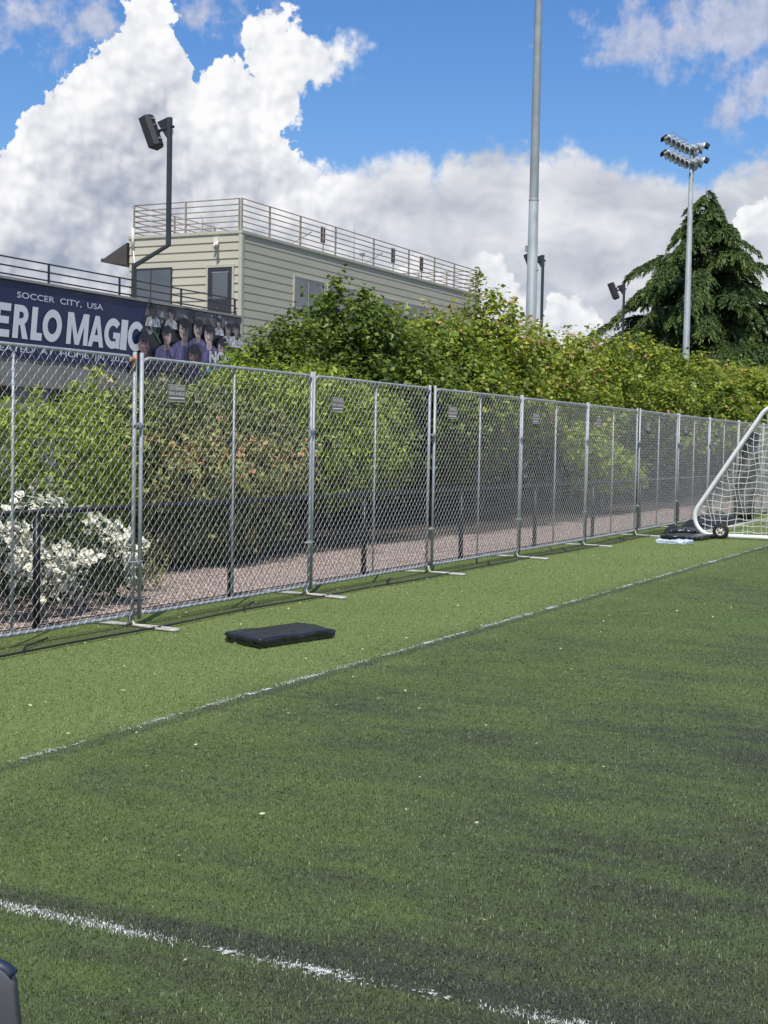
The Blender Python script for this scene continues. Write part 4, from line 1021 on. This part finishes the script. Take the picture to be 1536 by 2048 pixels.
def trunk_mesh(parent, base, blobs, r0, n_stems=3, mat=None, name='trunk', twigs=2):
    mb = MB(); B = sorted(blobs, key=lambda b: -b[2]); base = np.array(base, float)
    idx = list(range(len(blobs))); random.shuffle(idx)
    for k in range(n_stems):
        a = 2*math.pi*k/n_stems+random.uniform(-.4, .4)
        tgt = np.array(blobs[idx[k % len(idx)]][:3]); b0 = base+np.array([math.cos(a), math.sin(a), 0])*r0*1.6
        mid_ = b0*.5+tgt*.5+np.array([random.uniform(-.2, .2), random.uniform(-.2, .2), random.uniform(-.1, .4)]); mid_[0] = b0[0]*.7+tgt[0]*.3; mid_[1] = b0[1]*.7+tgt[1]*.3
        path = [b0, b0*.6+mid_*.4+np.random.default_rng(k).normal(0, .04, 3), mid_, tgt]
        mb.tube(path, [r0, r0*.8, r0*.55, r0*.2], 7)
        for j in range(twigs):
            t2 = np.array(blobs[idx[(k*3+j*2+1) % len(idx)]][:3]); mb.tube([mid_*.85+b0*.15, (mid_+t2)/2+np.array([0, 0, .12]), t2], [r0*.4, r0*.25, r0*.08], 5)
    return mb.build(name, mat or BARK, parent, True, origin=(parent.location[:] if parent else None))
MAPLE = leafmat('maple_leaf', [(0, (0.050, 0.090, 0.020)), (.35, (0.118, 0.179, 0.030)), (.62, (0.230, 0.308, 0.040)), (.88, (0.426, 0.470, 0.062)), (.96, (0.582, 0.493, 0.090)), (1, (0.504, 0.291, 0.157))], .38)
LIME = leafmat('fresh_green_leaf', [(0, (.070, .115, .020)), (.4, (.205, .285, .034)), (.75, (.42, .51, .062)), (1, (.56, .60, .10))], .35)
RUSTY = leafmat('rusty_leaf', [(0, (0.072, 0.085, 0.034)), (.35, (0.163, 0.202, 0.065)), (.6, (0.312, 0.319, 0.098)), (.82, (0.468, 0.351, 0.130)), (1, (0.598, 0.286, 0.130))], .3)
ROSEL = leafmat('rose_leaf', [(0, (0.016, 0.031, 0.010)), (.5, (0.046, 0.081, 0.021)), (1, (0.117, 0.169, 0.039))], .2)
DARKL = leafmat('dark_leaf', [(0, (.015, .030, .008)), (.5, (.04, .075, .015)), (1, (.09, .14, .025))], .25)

def shrub(name, label, cat, base, blobs, mat, tone, dens, per, size, r_tr=.035, shoots=None, group=None, stems=5, **kw):
    r = empty(name, base, label, cat, group)
    crown('foliage', r, blobs, dens, per, size, mat, tone, base, shoots=shoots, **kw)
    trunk_mesh(r, base, blobs, r_tr, stems)
    return r
# bright green shrub at the left
bl = [(-10.5, 11.2, 1.33, .9, .9, .75), (-10.3, 12.3, 1.38, .8, .8, .72), (-10.6, 13.2, 1.45, .7, .7, .65), (-10.2, 12.9, 1.05, .6, .7, .6), (-10.0, 11.7, .95, .7, .8, .55), (-10.3, 10.2, 1.3, .9, .8, .7), (-10.7, 14.0, 1.6, .6, .6, .55), (-10.4, 9.0, 1.25, .8, .8, .8)]
shrub('green_shrub', 'bright fresh green shrub with spiky top shoots, behind the white roses', 'shrub', (-10.4, 12.1, 0), bl, LIME,
      lambda P: .32+.20*np.clip((P[:, 2]-.9)/1.4, 0, 1), 55, 9, .068, shoots=[(-10.8, 13.75, 1.95, .60, (.1, .15), 190, .6), (-10.8, 13.4, 1.85, .45, (.1, .1), 120, .6), (-10.8, 12.75, 1.8, .42, (-.1, .2), 100, .6), (-10.7, 11.9, 1.8, .3, (0, .2), 60, .6), (-10.6, 14.4, 1.95, .3, (0, .2), 60, .55)], aspect=.42, upw=.4, spread=.12, droop=-.5)
# rusty brown shrub
bl = [(-10.9, 14.6, 1.75, .75, .8, .6), (-10.9, 15.7, 1.8, .8, .9, .65), (-10.9, 16.9, 1.75, .8, .9, .62), (-10.3, 15.2, 1.25, .7, .8, .45), (-10.3, 16.3, 1.3, .7, .8, .45), (-10.5, 17.5, 1.4, .7, .7, .55), (-10.7, 15.8, .65, .8, 1.1, .6), (-10.8, 17.1, .7, .7, .8, .6), (-10.4, 14.1, 1.25, .6, .6, .5)]
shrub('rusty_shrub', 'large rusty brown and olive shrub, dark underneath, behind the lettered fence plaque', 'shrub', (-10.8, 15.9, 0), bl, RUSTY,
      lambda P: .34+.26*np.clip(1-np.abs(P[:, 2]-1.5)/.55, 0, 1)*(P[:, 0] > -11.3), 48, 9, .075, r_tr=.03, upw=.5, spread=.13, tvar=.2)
# small dry plant in front of it
bl = [(-9.2, 12.6, .25, .28, .3, .22), (-9.3, 12.9, .32, .25, .25, .22)]
shrub('dry_plant', 'small dry twiggy plant on the gravel to the right of the white roses', 'plant', (-9.25, 12.75, 0), bl, RUSTY, lambda P: .5+0*P[:, 0], 90, 6, .04, r_tr=.008, spread=.1)
# green shrub right of it
bl = [(-11.2, 18.2, 2.2, .8, .8, .6), (-11.1, 19.2, 2.3, .8, .9, .62), (-11.1, 20.3, 2.2, .8, .9, .65), (-10.7, 19.0, 1.55, .7, .8, .55), (-10.6, 20.0, 1.5, .8, .8, .6), (-10.6, 20.9, 1.35, .7, .8, .5), (-10.5, 19.4, 1.0, .45, .5, .35), (-10.9, 21.5, 2.0, .7, .7, .6), (-10.9, 17.4, 2.25, .7, .7, .5)]
shrub('green_shrub', 'tall mid green shrub leaning over the black fence, right of the rusty shrub', 'shrub', (-11.0, 19.5, 0), bl, LIME,
      lambda P: .26+.20*np.clip((P[:, 2]-.9)/1.4, 0, 1), 46, 9, .078, r_tr=.03, aspect=.5, upw=.5, spread=.14)
# low bright shrub farther along
bl = [(-10.7, 32.6, 1.75, .5, .6, .42), (-10.6, 33.4, 1.45, .6, .7, .45), (-10.4, 34.2, 1.15, .6, .7, .40), (-10.4, 35.0, .95, .5, .6, .35), (-10.8, 33.8, 1.0, .6, .8, .5)]
shrub('green_shrub', 'low bright yellow green shrub sloping down to the right, far along the fence', 'shrub', (-10.6, 33.8, 0), bl, LIME, lambda P: .50+0*P[:, 0], 45, 8, .10, r_tr=.03, upw=.5, spread=.14)

# white rose bush
bl = [(-9.15, 9.6, .66, .75, .7, .54), (-9.1, 10.4, .64, .72, .7, .48), (-9.05, 11.1, .52, .6, .6, .46), (-9.2, 8.7, .66, .7, .7, .52), (-8.95, 11.65, .32, .35, .35, .30)]
rb = shrub('rose_bush', 'low dark leaved rose bush covered in creamy white blossom, behind the black fence', 'rose bush', (-9.2, 10.1, 0), bl, ROSEL, lambda P: .4+0*P[:, 0], 75, 8, .05, r_tr=.02, spread=.10)
PET = pbr('cream_petal', (.83, .81, .66), .55, 0, .06, 30, col2=(.86, .85, .78))
def flower_cluster(seed):
    r_ = np.random.default_rng(seed); V = []; F = []
    for f in range(r_.integers(8, 13)):
        c_ = r_.normal(0, .06, 3); k0 = len(V); V += [np.zeros(3), c_, c_*.5+np.array([0, 0, -.006])]; F.append((k0, k0+1, k0+2)); nrm = unit(r_.normal(0, .5, 3)+np.array([.7, -.4, .7])); a = unit(np.cross(nrm, [0, .3, 1])); b_ = np.cross(nrm, a); R0 = r_.uniform(.018, .032)
        for ring_, (rad, lift, k) in enumerate(((1., .15, 5), (.6, .5, 4))):
            for i in range(k):
                t_ = 2*math.pi*(i+.5*ring_)/k; d = a*math.cos(t_)+b_*math.sin(t_); s_ = -a*math.sin(t_)+b_*math.cos(t_)
                n0 = len(V); V += [c_, c_+d*R0*rad*.7+s_*R0*.55+nrm*R0*lift*.5, c_+d*R0*rad*1.15+nrm*R0*lift, c_+d*R0*rad*.7-s_*R0*.55+nrm*R0*lift*.5]; F.append((n0, n0+1, n0+2, n0+3))
    me = bpy.data.meshes.new('flower_cluster'); me.from_pydata([tuple(v) for v in V], [], F); me.materials.append(PET); return me
fms = [flower_cluster(i) for i in range(8)]
P, D, K = blob_points(bl, 60, .98, 1.12, .12)
sel = (D[:, 0]*.67-D[:, 1]*.6+D[:, 2]*.35 > .25)
P = P[sel]; D = D[sel]; w = .5+.5*np.sin(P[:, 1]*4.1+P[:, 2]*7)+rng.uniform(0, 1.0, len(P))+.35*(P[:, 2] < .6)-.3*(D[:, 2] > .75); P = P[np.argsort(-w)][:98]
for i, p in enumerate(P):
    o = bpy.data.objects.new('flower_cluster', fms[i % 8]); link(o, rb); o.location = p-np.array([-9.2, 10.1, 0]); o.rotation_euler = (random.uniform(-.5, .5), random.uniform(-.5, .5), random.uniform(0, 6)*.2); o.scale = (random.uniform(.95, 1.6),)*3

# ---- vine maples: crowns by place along the row; tones differ from tree to tree
GM = 'maples in the row behind the gravel bed'
def maple(y, x, ztop, rad, dens, size, tone0, label, seed, shoots=(), per=9, zlow=1.5, sparse=1., nb=13, stems=4, lowb=True):
    global rng
    rs = np.random.default_rng(seed); random.seed(seed)
    blobs = []; zc = (ztop+zlow)/2; hz = (ztop-zlow)/2
    for k in range(nb):
        d = rs.normal(0, 1, 3); d /= np.linalg.norm(d); rr = rs.uniform(.35, .75); b_ = rs.uniform(.46, .74)*rad*.64
        z_ = zc+d[2]*rr*hz
        sh_ = 1-.35*max(0, (z_-zc)/hz)
        blobs.append((x+d[0]*rr*rad*sh_, y+d[1]*rr*rad*sh_, min(z_, ztop-b_*.85), b_*1.1, b_*1.1, b_*.85))
    blobs.append((x, y, ztop-.55, .55*rad*.7, .55*rad*.7, .55))
    base = (x-.2, y, 0)
    r = empty('maple_tree', base, label, 'tree', GM)
    S_ = []
    for k in range(7 if seed > 100 else 1):
        a = rs.uniform(0, 6.28); q = rs.uniform(.1, .75)*rad
        S_.append((x+q*math.cos(a), y+q*math.sin(a), ztop-.55-.5*q/rad, rs.uniform(.35, .75), (rs.uniform(-.3, .3), rs.uniform(-.3, .3)), 38*sparse, tone0+.15))
    S_ += list(shoots)
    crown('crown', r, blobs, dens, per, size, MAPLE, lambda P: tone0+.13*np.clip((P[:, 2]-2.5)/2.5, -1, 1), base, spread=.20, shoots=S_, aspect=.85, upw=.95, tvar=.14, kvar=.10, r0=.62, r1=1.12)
    trunk_mesh(r, base, blobs, .055, stems, twigs=2)
    return r
mp = [  # y, x, ztop, radius, dens, leaf size, tone
    (20.3, -13.0, 2.75, 1.0, 30, .088, .34, 'low dark maple with reddish tips, at the left end of the row'),
    (21.7, -12.8, 3.75, 1.35, 32, .092, .36, 'dark olive maple just right of the banner, under the press box windows'),
    (23.75, -12.7, 4.6, 1.6, 34, .096, .28, 'tallest dark maple with three dense peaks, covering the press box windows'),
    (25.5, -12.6, 4.3, 1.65, 34, .098, .40, 'olive maple with pinkish upright tips, below the middle of the press box'),
    (27.9, -12.5, 4.45, 1.75, 34, .10, .52, 'yellow flecked maple, below the right part of the press box'),
    (30.3, -12.3, 5.15, 1.45, 28, .102, .62, 'tall light green maple at the far right corner of the press box'),
    (32.8, -12.4, 4.75, 1.7, 22, .105, .62, 'airy yellow green maple in front of the tall grey mast'),
    (35.7, -12.3, 4.75, 1.6, 18, .105, .62, 'thin airy maple with sky showing through, right of the grey mast'),
    (38.8, -12.4, 4.9, 1.7, 20, .105, .56, 'loose maple below the left speaker by the cedar'),
    (42.2, -12.3, 5.1, 1.8, 21, .11, .56, 'bushy maple in front of the lower cedar branches'),
    (46.0, -12.3, 4.85, 1.9, 20, .12, .50, 'rounded yellow green maple left of the floodlight pole'),
    (50.2, -12.2, 5.0, 2.0, 14, .13, .58, 'rounded yellow green maple at the floodlight pole'),
    (55.0, -12.2, 5.0, 2.3, 13, .14, .58, 'rounded yellow green maple right of the floodlight pole'),
    (60.5, -12.2, 5.1, 2.5, 12, .15, .58, 'rounded yellow green maple above the goal'),
    (66.5, -12.2, 5.3, 2.6, 11, .16, .58, 'rounded yellow green maple at the right edge of the photo')]
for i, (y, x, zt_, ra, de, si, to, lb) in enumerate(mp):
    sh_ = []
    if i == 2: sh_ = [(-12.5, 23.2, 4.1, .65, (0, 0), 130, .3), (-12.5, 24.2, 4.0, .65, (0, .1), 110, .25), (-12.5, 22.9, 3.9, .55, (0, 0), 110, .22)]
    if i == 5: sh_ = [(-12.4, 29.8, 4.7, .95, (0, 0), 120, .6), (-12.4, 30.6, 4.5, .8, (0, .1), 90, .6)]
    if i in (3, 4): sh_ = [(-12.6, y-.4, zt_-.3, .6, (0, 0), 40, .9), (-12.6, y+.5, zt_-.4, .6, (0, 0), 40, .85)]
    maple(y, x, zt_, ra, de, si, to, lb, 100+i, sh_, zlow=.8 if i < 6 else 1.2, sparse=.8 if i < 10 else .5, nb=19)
random.seed(3)
# lower branch of a maple hanging into the sunlit gap, and dense evergreens added so the space under the maples stays dark
back = [(20.0, -14.6, 2.2, 1.5), (23.0, -14.2, 2.8, 1.8), (26.6, -14.1, 2.9, 1.8), (30.2, -14.0, 2.9, 1.8), (34.0, -14.0, 3.0, 1.9), (38.0, -14.0, 3.1, 2.), (42.4, -14.0, 3.1, 2.1), (47.0, -14.0, 3.2, 2.3), (52.5, -14.0, 3.2, 2.6), (58.5, -14.0, 3.2, 2.8), (65, -14.0, 3.3, 3.)]
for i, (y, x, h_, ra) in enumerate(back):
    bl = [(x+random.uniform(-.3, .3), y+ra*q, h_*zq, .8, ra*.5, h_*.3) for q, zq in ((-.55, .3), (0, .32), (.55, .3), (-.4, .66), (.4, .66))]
    r = empty('filler_evergreen', (x, y, 0), 'dark evergreen shrub added to deepen the shade under the maples, '+(['behind the tall green shrub', 'behind the third fence panel sign', 'behind the fourth fence panel', 'behind the fifth fence panel', 'behind the sixth fence panel', 'behind the low yellow green shrub', 'left of the goal corner', 'above the black tarps', 'seen through the goal net', 'seen through the right side of the goal net', 'at the far right edge'][i]), 'shrub', 'dark evergreen shrubs added to fill the shade under the maples')
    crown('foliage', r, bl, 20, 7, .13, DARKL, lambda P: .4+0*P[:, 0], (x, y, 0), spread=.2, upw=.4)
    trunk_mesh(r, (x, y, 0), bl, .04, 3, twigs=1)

# ------------------------------------------------------------------ cedar
NEED = leafmat('cedar_needles', [(0, (0.019, 0.042, 0.015)), (.45, (0.049, 0.091, 0.023)), (.8, (0.110, 0.171, 0.038)), (1, (0.190, 0.257, 0.061))], .12, .6)
a_, d_ = R_(13.66), 105.
cb = (-d_*math.sin(a_), d_*math.cos(a_), 0)
cdr = empty('cedar_tree', cb, 'big dark cedar with drooping layered branches, at the right behind the floodlight pole', 'tree')
HC = 20.6
PV_, AV_, WV_, LV_, TV_ = [], [], [], [], []
limb = MB(); limb.tube([(cb[0], cb[1], 0), (cb[0]+.1, cb[1], 8), (cb[0], cb[1], 15), (cb[0], cb[1], HC)], [.5, .36, .18, .02], 10)
rs = np.random.default_rng(11); nbr = 210
for k in range(nbr):
    f = (k+rs.uniform(0, 1))/nbr; z0 = HC-.3-f**.80*(HC-3.6)
    R0 = (.45+.74*(HC-z0)**.98)*rs.choice([.62, .8, 1., 1.22], p=[.2, .3, .3, .2])*rs.uniform(.93, 1.07)
    if R0 > 9.: R0 = 9.*rs.uniform(.85, 1.1)
    a = k*2.39996+rs.uniform(-.3, .3); h = np.array([math.cos(a), math.sin(a), 0]); sd_ = np.array([-h[1], h[0], 0])
    rise = rs.uniform(.02, .22)*R0; drp = rs.uniform(.14, .30)*R0+.35
    n = 9; T_ = np.linspace(0, 1, n)
    br = np.array([np.array(cb)+np.array([0, 0, z0])+h*R0*t_+np.array([0, 0, rise*math.sin(t_*2.2)-drp*t_**3]) for t_ in T_])
    limb.tube(br, np.linspace(.07, .012, n)*(.5+R0/8), 5, caps=False)
    tb = rs.uniform(-.10, .12)
    m_ = int(10+R0*8)
    for j in range(m_):
        t_ = rs.uniform(.12, 1.)**.8; i0 = min(n-2, int(t_*(n-1))); fr_ = t_*(n-1)-i0; p = br[i0]*(1-fr_)+br[i0+1]*fr_
        s_ = rs.choice([-1, 1]); ln = rs.uniform(.35, 1.0)*(1.25-.75*t_)*min(1.6, .35+R0*.22)
        dv = unit(h*rs.uniform(.3, 1.1)+sd_*s_*rs.uniform(.3, 1.1))
        q = max(3, int(ln/.085)); u = np.linspace(0, 1, q)[:, None]
        pts = p+dv*ln*u+np.array([0, 0, -1.])*(.85*ln*u**2.0)
        for rep in range(4):
            PV_.append(pts+rs.normal(0, .05, pts.shape)); dd = dv+np.array([0, 0, -1.])*(.3+1.1*u*.9); AV_.append(unit(dd+rs.normal(0, .35, pts.shape)))
            TV_.append(np.full(q, .44+tb)+rs.normal(0, .12, q)+.30*u[:, 0]*t_); LV_.append(rs.uniform(.16, .34, q)); WV_.append(rs.uniform(.03, .055, q))
P = np.concatenate(PV_); A = np.concatenate(AV_); L_c = np.concatenate(LV_)[:, None]; W_c = np.concatenate(WV_)[:, None]; tn = np.clip(np.concatenate(TV_), 0, 1)
Bv = unit(np.cross(A, rs.normal(0, 1, A.shape))); V = np.stack([P-Bv*W_c, P+Bv*W_c, P+A*L_c+Bv*W_c*.3, P+A*L_c-Bv*W_c*.3], 1).reshape(-1, 3)
q = np.arange(len(P))*4; mesh_np('crown', V, np.stack([q, q+1, q+2, q+3], -1), NEED, cdr, tone=np.repeat(tn, 4), offset=cb)
limb.build('trunk', BARK, cdr, True, origin=cb)
print('cedar quads', len(P))
